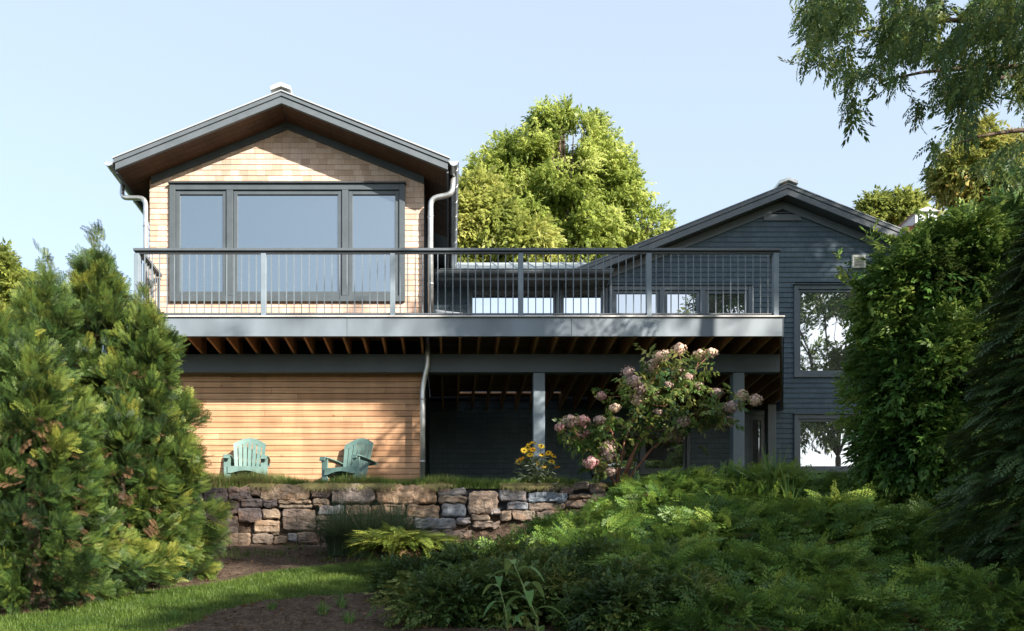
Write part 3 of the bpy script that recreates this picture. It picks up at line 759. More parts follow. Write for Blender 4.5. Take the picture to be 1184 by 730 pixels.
def twig(n=9, L=.34, w=.11, curve=.2, fold=.3, petiole=.03, spread=60):
    """leafy shoot, length 1 along +Y, with broad pointed leaves"""
    out = [] ; rg = random.Random(n*31+int(L*100)); out += rh((0, 0, 0), (0, 1, 0), 1, .008)
    for i in range(n):
        y = .1+.85*i/(n-1); a = math.radians(spread*(1-.5*y)+rg.uniform(-14, 14)); s = 1 if i % 2 else -1
        l = L*(1.05-.3*y)*rg.uniform(.8, 1.15); d = np.array((s*math.sin(a), math.cos(a), rg.uniform(-.25, .35)))
        nrm = np.array((rg.uniform(-.5, .5), rg.uniform(-.3, .3), 1)); d -= nrm*d.dot(nrm)/nrm.dot(nrm)
        out += rh(np.array((0, y, 0))+d*petiole, d, l, w*l/L, nrm/np.linalg.norm(nrm), .25)
    out += rh((0, 1, 0), (.05, 1, -.2), L*.8, w*.8)
    v = T(out); v[:, 2] -= curve*v[:, 1]**2; return v
def blade(n=3, w=.03, bend=.5):
    pass
def unit(a): return a/np.maximum(np.linalg.norm(a, axis=1, keepdims=True), 1e-9)
def place(tmpls, pos, dirs, scale, up=(0, 0, 1), upj=.35, rnd=None, rj=.12):
    pos = np.asarray(pos, float); m = len(pos); y = unit(np.asarray(dirs, float))
    upv = np.broadcast_to(np.asarray(up, float), (m, 3))+RNG.normal(0, upj, (m, 3))
    x = unit(np.cross(y, upv)); z = np.cross(x, y); scale = np.broadcast_to(scale, (m,))
    if rnd is None: rnd = RNG.random(m)
    V = []; Q = []; R = []; off = 0; which = RNG.integers(0, len(tmpls), m)
    for k, tv in enumerate(tmpls):
        s = which == k; c = s.sum()
        if not c: continue
        n = len(tv); sc = scale[s][:, None, None]
        P_ = tv[None, :, 0, None]*x[s][:, None, :]+tv[None, :, 1, None]*y[s][:, None, :]+tv[None, :, 2, None]*z[s][:, None, :]
        V.append((P_*sc+pos[s][:, None, :]).reshape(-1, 3))
        rr = np.repeat(rnd[s], n//4).reshape(c, n//4)+RNG.normal(0, rj, (c, n//4))
        R.append(np.clip(np.repeat(rr.ravel(), 4), 0, 1)); Q.append(np.arange(c*n).reshape(-1, 4)+off); off += c*n
    return np.concatenate(V), np.concatenate(Q), np.concatenate(R)
def nz(p, sc, seed=0): return np.array([mnoise.noise(Vector((a*sc+seed, b*sc-seed, c*sc+seed*.3))) for a, b, c in p])
def lobes(lb, n, shell=.4, lump=.18, lsc=1.6, seed=1.0, cut=.75):
    """points in the outer shell of a union of ellipsoids, with outward directions"""
    lb = np.array(lb, float); area = (lb[:, 3]*lb[:, 4]+lb[:, 4]*lb[:, 5]+lb[:, 3]*lb[:, 5]); w = area/area.sum()
    k = RNG.choice(len(lb), int(n*1.7), p=w); d = unit(RNG.normal(0, 1, (len(k), 3)))
    r = 1-shell*RNG.random(len(k))**1.4; c = lb[k, :3]; rad = lb[k, 3:6]
    p = c+d*rad*r[:, None]; nn = nz(c+d*rad, lsc, seed); p = c+d*rad*(r*(1+lump*2*nn))[:, None]
    keep = np.ones(len(p), bool)
    for j in range(len(lb)):
        q = (p-lb[j, :3])/lb[j, 3:6]; inside = (np.linalg.norm(q, axis=1) < cut) & (k != j); keep &= ~inside
    p = p[keep][:n]; d = d[keep][:n]; return p, d, nn[keep][:n]
def branches(mb, base, tops, r0, split=.35, sides=7, wob=.12):
    base = Vector(base)
    for tp in tops:
        tp = Vector(tp); v = tp-base; n = 6; pts = []; rad = []
        for i in range(n+1):
            u = i/n; p = base+v*u; bow = math.sin(u*math.pi)*wob*v.length
            p += Vector((mnoise.noise(p*1.3), mnoise.noise(p*1.3+Vector((5, 1, 2))), .3))*bow
            if i == 0: p = base.copy()
            pts.append(p); rad.append(r0*(1-u*.85))
        mb.tube(pts, rad, sides)

# ---- Leaf materials
LM = dict(
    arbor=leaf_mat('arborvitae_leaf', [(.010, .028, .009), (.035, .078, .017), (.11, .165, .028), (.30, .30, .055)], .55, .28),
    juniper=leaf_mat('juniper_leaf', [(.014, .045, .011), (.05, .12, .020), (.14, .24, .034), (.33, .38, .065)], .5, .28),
    maple=leaf_mat('maple_leaf', [(.09, .15, .03), (.21, .29, .055), (.38, .45, .10), (.54, .57, .20)], .45, .6),
    yellow=leaf_mat('yellow_leaf', [(.13, .18, .035), (.30, .34, .07), (.48, .47, .15)], .5, .5),
    autumn=leaf_mat('autumn_leaf', [(.08, .12, .025), (.22, .26, .05), (.40, .34, .09), (.44, .19, .08)], .5, .4),
    locust=leaf_mat('locust_leaf', [(.018, .055, .016), (.04, .10, .024), (.08, .15, .032), (.18, .21, .045)], .5, .4),
    shrub=leaf_mat('shrub_leaf', [(.02, .065, .013), (.06, .15, .025), (.14, .24, .042), (.26, .34, .075)], .5, .35, .3),
    low=leaf_mat('low_shrub_leaf', [(.012, .032, .009), (.03, .07, .016), (.07, .12, .025), (.20, .21, .055)], .5, .3, .3),
    hemlock=leaf_mat('hemlock_leaf', [(.014, .036, .011), (.03, .068, .018), (.055, .10, .026)], .5, .2),
    hyd=leaf_mat('hydrangea_leaf', [(.03, .085, .018), (.065, .14, .025), (.15, .21, .045), (.26, .26, .07)], .45, .35, .5),
    bloom=leaf_mat('hydrangea_bloom', [(.55, .36, .30), (.76, .58, .44), (.85, .72, .54)], .7, .25, .2),
    bloom2=leaf_mat('hydrangea_bloom_faded', [(.32, .21, .20), (.52, .38, .33), (.66, .52, .42)], .7, .2, .2),
    bloom3=leaf_mat('hydrangea_bloom_pink', [(.50, .24, .26), (.70, .42, .40), (.80, .60, .52)], .7, .25, .2),
    rud=leaf_mat('yellow_petal', [(.75, .34, .01), (.85, .50, .02), (.85, .60, .05)], .55, .3, .2),
    rudleaf=leaf_mat('silver_leaf', [(.10, .14, .06), (.20, .25, .16), (.36, .42, .34)], .55, .25),
    grass=leaf_mat('grass_blade', [(.035, .07, .012), (.065, .12, .018), (.12, .18, .03), (.30, .27, .12)], .5, .35),
    drygrass=leaf_mat('dry_grass_blade', [(.05, .12, .02), (.10, .18, .03), (.22, .24, .08), (.40, .30, .17)], .6, .3),
    fescue=leaf_mat('fescue_blade', [(.035, .07, .035), (.06, .11, .055), (.10, .15, .08)], .5, .3),
    strap=leaf_mat('strap_leaf', [(.05, .13, .03), (.09, .19, .05), (.16, .24, .07)], .5, .35, .25),
    brown=leaf_mat('dead_leaf', [(.06, .035, .02), (.12, .068, .038), (.19, .115, .065)], .8, .2, .1),
)
FR_ARB = [frond(7, 3, .2, 44, .018, 1.1), frond(6, 3, .05, 38, .02, 1.0), frond(7, 3, .45, 48, .018, 1.15)]
FR_JUN = [frond(8, 3, .35, 52, .018), frond(7, 3, .18, 48, .02, .85), frond(8, 3, .6, 54, .018, .9)]
TW_BIG = [twig(8, .42, .13, .35), twig(7, .46, .12, .55), twig(9, .38, .13, .2)]
TW_NARROW = [twig(12, .32, .06, .5), twig(11, .34, .06, .8)]
TW_PINN = [twig(16, .22, .06, .35, spread=74), twig(14, .24, .062, .8, spread=70)]

def crown_obj(name, tmpl, pos, dirs, scale, m, parent, up=(0, 0, 1), upj=.35, rnd=None, rj=.12):
    v, q, r = place(tmpl, pos, dirs, scale, up, upj, rnd, rj); return np_mesh(name, v, q, r, m, parent)

# ---- conical cedars on the left (arborvitae)
def arborvitae(cx, cy, zt, R, n, label, seed, fs=.19, lean=0, bottom=None, group='conical evergreens on the left'):
    z0 = float(ground_z(cx, cy)); zb = z0+.05 if bottom is None else bottom; Hh = zt-zb
    t = thing('arborvitae', label, 'evergreen tree', (cx, cy, z0), 0, group)
    prof = lambda u: np.where(u < .12, .75+2.1*u, 1.0)*np.where(u < .86, (1-u)**.62, (1-u)**1.15*2.83*1.0)*1.0
    n = int(n*1.25); per = 62; m = n//per; u = (np.arange(m)+RNG.random(m))/m; u = u**1.15; th = np.arange(m)*2.39996+RNG.normal(0, .4, m)
    ln = nz(np.stack([np.cos(th)*1.2, np.sin(th)*1.2, u*4], 1), 1.3, seed)
    r = R*prof(u)*(.86+.7*ln+RNG.normal(0, .12, m)); c = np.stack([cx+np.cos(th)*r+lean*u, cy+np.sin(th)*r, zb+u*Hh], 1)
    ax = unit(np.stack([np.cos(th), np.sin(th), .25+.9*u**2+RNG.normal(0, .25, m)], 1)+RNG.normal(0, .18, (m, 3))); ln_ = .30+.35*RNG.random(m)*(1-.3*u)
    C = np.repeat(c, per, 0); A = np.repeat(ax, per, 0); LL = np.repeat(ln_, per); tt = RNG.random(len(C))**.8
    rad = unit(np.cross(A, RNG.normal(0, 1, A.shape))); wd = LL*.42*(1-tt)**.7*(.35+.65*RNG.random(len(C)))
    p = C+A*((tt-.65)*LL)[:, None]+rad*wd[:, None]
    d = A*(.55+.5*tt)[:, None]+rad*.95+np.array([0, 0, .10])+RNG.normal(0, .18, A.shape)
    rn = np.clip(.12+.25*np.repeat(ln, per)+.42*tt+np.repeat(RNG.normal(0, .14, m), per)+.15*RNG.normal(0, 1, len(C)), 0, 1)  # paler young tips; inner shade and sunlit yellow also put into the colour
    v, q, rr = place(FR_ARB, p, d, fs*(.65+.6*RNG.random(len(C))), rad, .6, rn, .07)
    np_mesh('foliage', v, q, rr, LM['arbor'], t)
    # loose leader shoots at the tip
    k = 60; uu = RNG.random(k); pp = np.stack([cx+lean+RNG.normal(0, .06, k)*(1.6-uu), cy+RNG.normal(0, .05, k), zt-.45+.85*uu], 1)
    dd = np.stack([RNG.normal(0, .5, k), RNG.normal(0, .5, k), np.full(k, 1.0)], 1)
    crown_obj('leader_shoots', FR_ARB, pp, dd, .16, LM['arbor'], t)
    mb = MB(); mb.tube([(cx, cy, z0-.05), (cx+lean*.5, cy, (z0+zt)/2), (cx+lean, cy, zt+.15)], [.09, .05, .008], 8); mb.build('trunk', M['bark'], t)
    k = n//30; th = RNG.random(k)*2*np.pi; uu = RNG.random(k)*.8; r = R*prof(uu)*.72; p = np.stack([cx+np.cos(th)*r, cy+np.sin(th)*r, zb+uu*Hh], 1)
    crown_obj('inner_dead_sprays', FR_ARB, p, np.stack([np.cos(th), np.sin(th), RNG.normal(-.2, .4, k)], 1), .17, LM['brown'], t)
    return t
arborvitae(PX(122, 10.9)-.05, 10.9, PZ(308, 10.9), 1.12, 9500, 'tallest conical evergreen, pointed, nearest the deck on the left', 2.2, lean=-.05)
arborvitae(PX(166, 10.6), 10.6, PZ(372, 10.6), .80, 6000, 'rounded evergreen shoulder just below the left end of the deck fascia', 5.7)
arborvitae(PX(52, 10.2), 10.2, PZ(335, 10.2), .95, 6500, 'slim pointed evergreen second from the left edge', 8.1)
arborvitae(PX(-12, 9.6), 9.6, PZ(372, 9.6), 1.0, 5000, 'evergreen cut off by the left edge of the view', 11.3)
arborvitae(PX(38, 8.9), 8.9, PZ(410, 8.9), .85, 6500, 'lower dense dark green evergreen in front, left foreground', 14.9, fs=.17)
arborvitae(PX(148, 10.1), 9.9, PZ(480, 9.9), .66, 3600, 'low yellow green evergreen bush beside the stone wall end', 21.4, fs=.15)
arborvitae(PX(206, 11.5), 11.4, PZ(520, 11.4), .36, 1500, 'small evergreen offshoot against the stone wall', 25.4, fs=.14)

# ---- junipers spreading over the right hand slope
def juniper(cx, cy, rx, ry, h, n, label, seed, fs=.27, top=None):
    n = int(n*1.35)
    z0 = float(ground_z(cx, cy)); t = thing('juniper_shrub', label, 'shrub', (cx, cy, z0), 0, 'spreading junipers on the slope')
    th = RNG.random(n)*2*np.pi; q = np.sqrt(RNG.random(n)); x = cx+np.cos(th)*q*rx; y = cy+np.sin(th)*q*ry
    pn = np.stack([x, y, np.zeros(n)], 1); a = nz(pn, 1.7, seed); b = nz(pn, 4.5, seed+1)
    dome = h*.72*(1-q**2.4)*(1+.7*a)+.10*b+.03; lay = RNG.random(n)
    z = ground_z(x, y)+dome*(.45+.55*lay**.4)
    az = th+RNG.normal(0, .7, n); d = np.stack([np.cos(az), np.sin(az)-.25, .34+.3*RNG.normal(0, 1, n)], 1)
    rn = np.clip(.36+.4*(a+b)*.7+.5*(lay-.5)+.25*(RNG.random(n)-.5), 0, 1)  # upper sprays lighter: sunlit tops put into the leaf colour
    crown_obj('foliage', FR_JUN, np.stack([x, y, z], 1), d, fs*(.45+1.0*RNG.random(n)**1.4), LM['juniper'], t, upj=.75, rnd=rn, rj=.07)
    mb = MB()
    for k in range(9):
        a_ = k*.7+seed; mb.tube([(cx, cy, z0), (cx+math.cos(a_)*rx*.4, cy+math.sin(a_)*ry*.4, z0+h*.45), (cx+math.cos(a_)*rx*.8, cy+math.sin(a_)*ry*.8, float(ground_z(cx+math.cos(a_)*rx*.8, cy+math.sin(a_)*ry*.8))+h*.5)], [.03, .02, .008], 6)
    mb.build('stems', M['bark'], t)
    k = max(10, n//32); th = RNG.random(k)*2*np.pi; q = np.sqrt(RNG.random(k))*.9; x = cx+np.cos(th)*q*rx; y = cy+np.sin(th)*q*ry
    crown_obj('dead_sprays', FR_JUN, np.stack([x, y, ground_z(x, y)+h*.55*(1-q**2)+.1], 1), np.stack([np.cos(th), np.sin(th)-.6, RNG.normal(-.3, .3, k)], 1), .3, LM['brown'], t)
    return t
JUN = [  # px, py of the middle at distance Y, radii
    (672, 12.0, .8, .8, .36, 1500, 'juniper mound just below the right end of the stone wall'),
    (775, 12.3, 1.05, .9, .55, 2500, 'brightly sunlit feathery juniper at the foot of the hydrangea'),
    (890, 12.2, 1.15, .9, .55, 2100, 'feathery juniper around the strap leaved plant under the right column'),
    (1020, 12.2, 1.2, .9, .55, 2000, 'juniper below the lower right window'),
    (1150, 11.8, 1.2, 1.0, .5, 1700, 'juniper in deep shade at the right edge of the view, upper one'),
    (690, 10.3, 1.1, .9, .5, 2300, 'juniper in the middle of the slope in half shade'),
    (830, 10.2, 1.1, .9, .55, 2300, 'juniper with long arching sprays left of the slope centre'),
    (960, 10.1, 1.1, .9, .55, 2200, 'juniper with brown dead sprays right of the slope centre'),
    (1100, 9.8, 1.2, .9, .5, 2000, 'dark juniper low on the right of the slope'),
    (610, 9.9, .7, .6, .35, 1200, 'low juniper beside the soil bed'),
    (770, 8.6, .9, .7, .4, 1700, 'lowest dark juniper in the middle foreground'),
    (850, 7.4, .8, .6, .38, 1300, 'front juniper at the bottom edge, left of the shaded pair'),
    (1010, 7.3, .85, .6, .38, 1300, 'front juniper at the bottom edge below the dark soil'),
    (1150, 7.6, .8, .7, .4, 1300, 'front juniper in the lower right corner'),
    (930, 8.5, 1.0, .7, .4, 1700, 'lowest dark juniper in the right foreground'),
]
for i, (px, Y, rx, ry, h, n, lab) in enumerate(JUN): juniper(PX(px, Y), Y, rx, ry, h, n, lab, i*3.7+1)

# the golden juniper with brown hanging sprays
gxp, gyp = PX(462, 10.6), 10.6
t = thing('golden_juniper', 'small yellow green spreading juniper with rusty dead sprays hanging in front', 'shrub', (gxp, gyp, float(ground_z(gxp, gyp))))
n = 620; az = RNG.random(n)*2*np.pi; rr = RNG.random(n)*.38
p = np.stack([gxp+np.cos(az)*rr*1.3, gyp+np.sin(az)*rr, ground_z(gxp, gyp)+.34+.22*RNG.random(n)*(1-rr)], 1)
crown_obj('foliage', FR_JUN, p, np.stack([np.cos(az)*1.2, np.sin(az)-.2, .30+.3*RNG.normal(0, 1, n)], 1), .15+.16*RNG.random(n), leaf_mat('golden_juniper_leaf', [(.05, .10, .016), (.13, .18, .028), (.27, .30, .05)], .5, .3), t, upj=.2)
k = 26; p = np.stack([gxp+.12+RNG.normal(0, .12, k), gyp-.3+RNG.normal(0, .06, k), ground_z(gxp, gyp)+.12+.3*RNG.random(k)], 1)
crown_obj('dead_sprays', FR_JUN, p, np.stack([RNG.normal(0, .3, k), RNG.normal(-.3, .3, k), np.full(k, -1.0)], 1), .24, LM['brown'], t)
mb = MB()
for a_ in np.arange(0, 6.2, .8): mb.tube([(gxp, gyp, float(ground_z(gxp, gyp))), (gxp+math.cos(a_)*.3, gyp+math.sin(a_)*.2, float(ground_z(gxp, gyp))+.3), (gxp+math.cos(a_)*.6, gyp+math.sin(a_)*.45, float(ground_z(gxp, gyp))+.45)], [.025, .015, .006], 6)
mb.build('stems', M['bark'], t)

# low evergreen groundcover shrubs under and before the junipers
def broad_shrub(name, lb, n, tmpl, fs, mat_, label, cat, seed, group=None, base=None, droop=.1, shell=.5, lump=.2, trunk=.04, lsc=1.6, up_bias=.35, dens=1):
    lb = np.array(lb, float); c = lb[:, :3].mean(0); bz = float(ground_z(c[0], c[1])) if base is None else base[2]
    b0 = (c[0], c[1], bz) if base is None else base
    t = thing(name, label, cat, b0, 0, group); p, d, nn = lobes(lb, n, shell, lump, lsc, seed)
    dd = d+np.array([0, 0, up_bias])+RNG.normal(0, .35, d.shape); m = len(p)
    rn = np.clip(.42+.7*nn+.3*(RNG.random(m)-.5), 0, 1)
    crown_obj('foliage', tmpl, p, dd, fs*(.7+.6*RNG.random(m)), LM[mat_] if isinstance(mat_, str) else mat_, t, upj=.5, rnd=rn)
    mb = MB(); branches(mb, Vector(b0)-Vector((0, 0, .05)), [(l[0]+random.uniform(-.3, .3)*l[3], l[1]+random.uniform(-.3, .3)*l[4], l[2]+random.uniform(-.1, .5)*l[5]) for l in lb for _ in range(3)], trunk)
    mb.build('stems', M['bark'], t, smooth=True); return t
for i, (px, Y, r, lab) in enumerate([(520, 10.6, .42, 'small leafy shrub with yellowish leaves right of the golden juniper'), (560, 9.6, .45, 'low leafy shrub with orange tinged leaves in the middle foreground'),
                                     (600, 8.6, .5, 'low fine leaved shrub behind the large leaved plant'), (500, 9.3, .4, 'low dark shrub beside the bare soil'), (680, 8.2, .45, 'dark fine leaved shrub right of the large leaved plant'),
 (545, 8.0, .45, 'low leafy shrub at the bottom edge left of the large leaved plant'), (740, 7.6, .45, 'small dark shrub at the bottom edge under the junipers'), (650, 9.2, .5, 'leafy shrub between the azaleas and the middle juniper')]):
    x = PX(px, Y); z = float(ground_z(x, Y))
    broad_shrub('azalea_shrub', [(x-.2, Y, z+.14, r, r*.8, .26), (x+.3, Y+.1, z+.15, r*.8, r*.8, .30)], 2600, TW_BIG, .10, 'low', lab, 'shrub', i*2.3+2, lump=.3, lsc=3.0, group='low shrubs before the junipers', trunk=.012)

# ---- broad shrub on the right, hemlock beside it
Yq = 11.0
lb = [(*P(1062, 335, Yq), .50, .7, .55), (*P(1045, 400, 11.2), .50, .7, .7), (*P(1115, 340, 11.2), .75, .9, .75), (*P(1070, 450, 11), .78, .9, .8), (*P(1060, 520, 11), .7, .8, .6),
      (*P(1150, 430, 10.8), .95, .9, 1.2), (*P(1140, 530, 10.8), .9, .8, .7), (*P(1180, 300, 11.4), .7, .9, .8), (*P(1018, 345, 11), .20, .3, .40), (*P(1105, 285, 11), .40, .5, .25)]
broad_shrub('lilac_shrub', lb, 15000, TW_BIG, .165, 'shrub', 'tall bushy bright green shrub covering the right end of the blue house', 'shrub', 3.1, base=(PX(1090, 11), 11.0, float(ground_z(PX(1090, 11), 11))), trunk=.06, lump=.22, lsc=1.4, shell=.6)
# wayward shoots at the shrub's left and top edges
lm_root = bpy.data.objects['lilac_shrub']
pp = []; dd = []
for px, py, ex, ey in ((1000, 350, 970, 296), (1008, 345, 978, 322), (1030, 300, 1004, 274), (1062, 285, 1012, 270), (1010, 420, 985, 395), (1015, 465, 990, 452), (1080, 275, 1070, 250), (1020, 380, 985, 352)):
    a = Vector(P(px, py, 11)); b = Vector(P(ex, ey, 11))
    pp = []; dd = []
    for u in np.linspace(0, 1, 9): pp.append(a.lerp(b, u)); dd.append((b-a).normalized()+Vector((random.uniform(-.9, .9), random.uniform(-.9, .9), random.uniform(-.2, .6))))
    crown_obj('long_shoot', TW_BIG, np.array(pp), np.array(dd), .15, LM['shrub'], lm_root, upj=.6)
# hemlock, dark, near, at the right edge
hx, hy = 5.55, 8.0; hz = float(ground_z(hx, hy))
t = thing('hemlock_tree', 'dark drooping hemlock at the right edge of the view in front of the green shrub', 'evergreen tree', (hx, hy, hz))
n = 4600; u = RNG.random(n); th = RNG.random(n)*2*np.pi; zc = hz+.2+u*3.5; tiers = .75+.45*np.abs(np.sin(u*17+np.sin(th*3)*.9)); r = (1-u)**.6*.92*tiers*(1-.7*RNG.random(n)**1.5)
p = np.stack([hx+np.cos(th)*r, hy+np.sin(th)*r, zc-r*.10], 1); d = np.stack([np.cos(th), np.sin(th), .0+RNG.normal(0, .2, n)], 1)
crown_obj('foliage', FR_JUN, p, d, .27*(.6+.6*RNG.random(n)), LM['hemlock'], t, upj=.25)
mb = MB(); mb.tube([(hx, hy, hz-.1), (hx, hy, hz+3.7)], [.14, .02], 8)
for k in range(34):
    a_ = k*2.4; z = hz+.4+k*.09; L_ = (1-(z-hz)/4.6)*.9; mb.tube([(hx, hy, z), (hx+math.cos(a_)*L_*.5, hy+math.sin(a_)*L_*.5, z+.05), (hx+math.cos(a_)*L_, hy+math.sin(a_)*L_, z-.15*L_)], [.03, .02, .006], 5)
mb.build('trunk', M['bark'], t)

LIT = []          # spots kept sunlit by openings cut into the unseen crowns: (point, radius)
def lit(px, py, Y, r): LIT.append((*P(px, py, Y), r))
for px in range(180, 500, 45):
    for py in range(150, 370, 45): lit(px, py, 15.1, .6)
for px, py, r in ((300, 490, .35), (340, 480, .4), (330, 520, .4), (420, 500, .3), (470, 500, .2), (240, 530, .3)): lit(px, py, 15.0, r)
for px, r in ((480, .3), (660, .3), (700, .35), (760, .3), (830, .35), (880, .4)): lit(px, 378, 14, r)
for px, py, r in ((760, 440, .5), (700, 485, .45), (820, 470, .45), (862, 460, .3), (787, 408, .4), (655, 490, .3), (735, 500, .5), (822, 410, .3)): lit(px, py, 13.5, r)
for px, py, r in ((740, 575, .4), (790, 570, .6), (840, 585, .6), (700, 600, .4), (900, 590, .5), (800, 610, .5)): lit(px, py, 12.0, r)
lit(462, 640, 10.6, .45); lit(620, 525, 13.7, .35); lit(285, 530, 14.5, .5); lit(404, 530, 14.6, .5); lit(623, 470, 14.9, .3)
for px, py, Y in ((120, 710, 8.8), (200, 695, 9.6), (290, 680, 10.2), (350, 672, 10.6)): lit(px, py, Y, .5)
for px, py, Y in ((150, 340, 10.2), (190, 400, 10.2), (110, 330, 10.2), (170, 470, 9.9), (60, 350, 9.6), (190, 590, 9.6)): lit(px, py, Y, .6)
for px in (345, 420, 480, 560, 600): lit(px, 585, 13.5, .3)
lit(1040, 330, 10.5, .6); lit(1090, 310, 10.6, .6); lit(1020, 290, 10.8, .5); lit(1030, 390, 10.4, .5); lit(1100, 380, 10.2, .4); lit(1060, 270, 10.8, .5); lit(520, 560, 13.6, .4); lit(700, 550, 13.4, .3)
for px, py in ((1045, 300), (1080, 290), (1060, 340), (1110, 330), (1040, 430), (1090, 420), (1130, 290), (1150, 350)): lit(px, py, 10.2, .6)
lit(455, 480, 15, .35); lit(470, 515, 15, .35)
for px, py, Y in ((730, 620, 10.9), (690, 635, 10.4), (790, 640, 10.3), (600, 625, 10.8), (560, 640, 10.4), (860, 625, 10.8)): lit(px, py, Y, .55)
for px, py in ((1130, 190), (1105, 215), (1150, 230)): lit(px, py, 20, 1.2)
for px, py in ((720, 590), (770, 600), (830, 600), (880, 600), (750, 560), (850, 560)): lit(px, py, 11.8, .75)
def sun_gaps(p, margin):
    keep = np.ones(len(p), bool); s_ = -np.array(SUN_DIR)
    for x, y, z, r in LIT:
        v = p-np.array((x, y, z)); tt = v@s_; dist = np.linalg.norm(v-tt[:, None]*s_, axis=1); keep &= ~((tt > 0) & (dist < r+.15+margin*RNG.random(len(p))))
    return keep

# ---- trees behind the houses
def tree(name, label, lb, n, tmpl, fs, mat_, base, seed, group=None, trunk=.25, lump=.2, lsc=.5, shell=.6, up_bias=.1, rnd_c=.45, rj=.12, dirs=None, nb=3, upj=.6, rmul=.7, gaps=False, airy=0):
    t = thing(name, label, 'tree', base, 0, group); lb = np.array(lb, float); p, d, nn = lobes(lb, n, shell, lump, lsc, seed, cut=.6)
    if airy: k = nz(p, airy, seed+9) > -.42; p, d, nn = p[k], d[k], nn[k]
    if gaps: k = sun_gaps(p, .35); p, d, nn = p[k], d[k], nn[k]  # crown cut open along the sun rays to the spots kept lit
    dd = d+np.array([0, 0, up_bias])+RNG.normal(0, .45, d.shape); m = len(p); rn = np.clip(rnd_c+rmul*nn+.35*(RNG.random(m)-.5), 0, 1)
    crown_obj('crown', tmpl, p, dd, fs*(.65+.7*RNG.random(m)), LM[mat_], t, upj=upj, rnd=rn, rj=rj)
    mb = MB(); b = Vector(base); top = Vector(lb[:, :3].mean(0)); fork = b.lerp(top, .55)
    mb.tube([b-Vector((0, 0, .3)), b.lerp(fork, .5)+Vector((.1, 0, 0)), fork], [trunk*1.25, trunk, trunk*.8], 10)
    branches(mb, fork, [(l[0]+random.uniform(-.5, .5)*l[3], l[1]+random.uniform(-.4, .4)*l[4], l[2]+random.uniform(-.4, .6)*l[5]) for l in lb for _ in range(nb)], trunk*.45, wob=.08)
    mb.build('trunk', M['bark'], t, smooth=True); return t
YT = 30.
def L(px, py, Y, rp, rq=None, ry=None):     # lobe from photo size in pixels
    r = rp/F*Y; q = (rq or rp)/F*Y; return (*P(px, py, Y), r, ry or r, q)
def cluster(c, spread, n, r, seed):
    rg = random.Random(seed); out = []
    for _ in range(n):
        out.append((c[0]+rg.uniform(-1, 1)*spread[0], c[1]+rg.uniform(-1, 1)*spread[1], c[2]+rg.uniform(-1, 1)*spread[2], r*rg.uniform(.7, 1.3), r*rg.uniform(.7, 1.3), r*rg.uniform(.6, 1.1)))
    return out
tree('maple_tree', 'large full yellow green tree rising behind the railing between the two gables',
     [L(626, 146, YT, 20, 20), L(640, 160, YT, 24, 24), L(670, 160, YT, 20, 24), L(652, 185, YT, 38, 38), L(600, 186, YT, 34, 34), L(648, 222, YT, 50, 45), L(560, 225, YT, 24, 30), L(690, 178, YT, 22, 32), L(708, 228, YT, 34, 34), L(612, 268, YT, 50, 42),
      L(735, 262, YT, 28, 24), L(672, 278, YT, 52, 38), L(756, 262, YT, 20, 20), L(765, 290, YT, 22, 18), L(722, 205, YT, 24, 26), L(560, 200, YT, 18, 20), L(652, 134, YT, 10, 12), L(585, 300, YT, 50, 40), L(688, 142, YT, 10, 12)],
     26000, TW_BIG, .24, 'maple', (PX(640, YT), YT, 3.4), 4.4, airy=.8, lump=.42, lsc=1.1, shell=1.0, up_bias=.0, rmul=.6)
tree('maple_tree', 'lower yellow leaved tree just right of the cedar gable roof',
     [L(545, 240, 27, 26, 30), L(565, 265, 27, 34, 34), L(535, 285, 27, 30, 36), L(600, 290, 27, 34, 26), L(520, 255, 27, 20, 24)], 7500, TW_BIG, .32, 'yellow', (PX(560, 27), 27, 3.4), 9.2, trunk=.18, lump=.24, lsc=.8, shell=.75, up_bias=-.1)
tree('yellow_tree', 'sunlit yellow tree top beyond the right slope of the blue gable',
     [L(1012, 246, 32, 18, 20), L(1040, 250, 32, 24, 24), L(1060, 270, 32, 24, 20), L(1000, 262, 32, 16, 12)], 5200, TW_BIG, .29, 'yellow', (PX(1030, 32), 32, 3.4), 6.3, trunk=.16, shell=.8)
tree('autumn_tree', 'tree with green, yellow and rusty leaves at the upper right beyond the shrub',
     [L(1130, 175, 20, 24, 30), L(1108, 205, 20, 30, 26), L(1150, 225, 20, 40, 34), L(1118, 272, 20, 22, 18), L(1180, 200, 20, 30, 40), L(1165, 265, 20, 34, 30)], 7000, TW_BIG, .21, 'autumn', (PX(1150, 20), 20, 3.8), 2.9, trunk=.16, shell=.85, lump=.3, lsc=.9)
tree('yellow_tree', 'sunlit yellow green tree top at the far left behind the evergreens',
     [L(0, 315, 24, 18, 30), L(-25, 330, 24, 30, 40), L(20, 345, 24, 20, 25)], 2600, TW_BIG, .26, 'yellow', (PX(-10, 24), 24, 3.5), 12.2, trunk=.15, shell=.8)

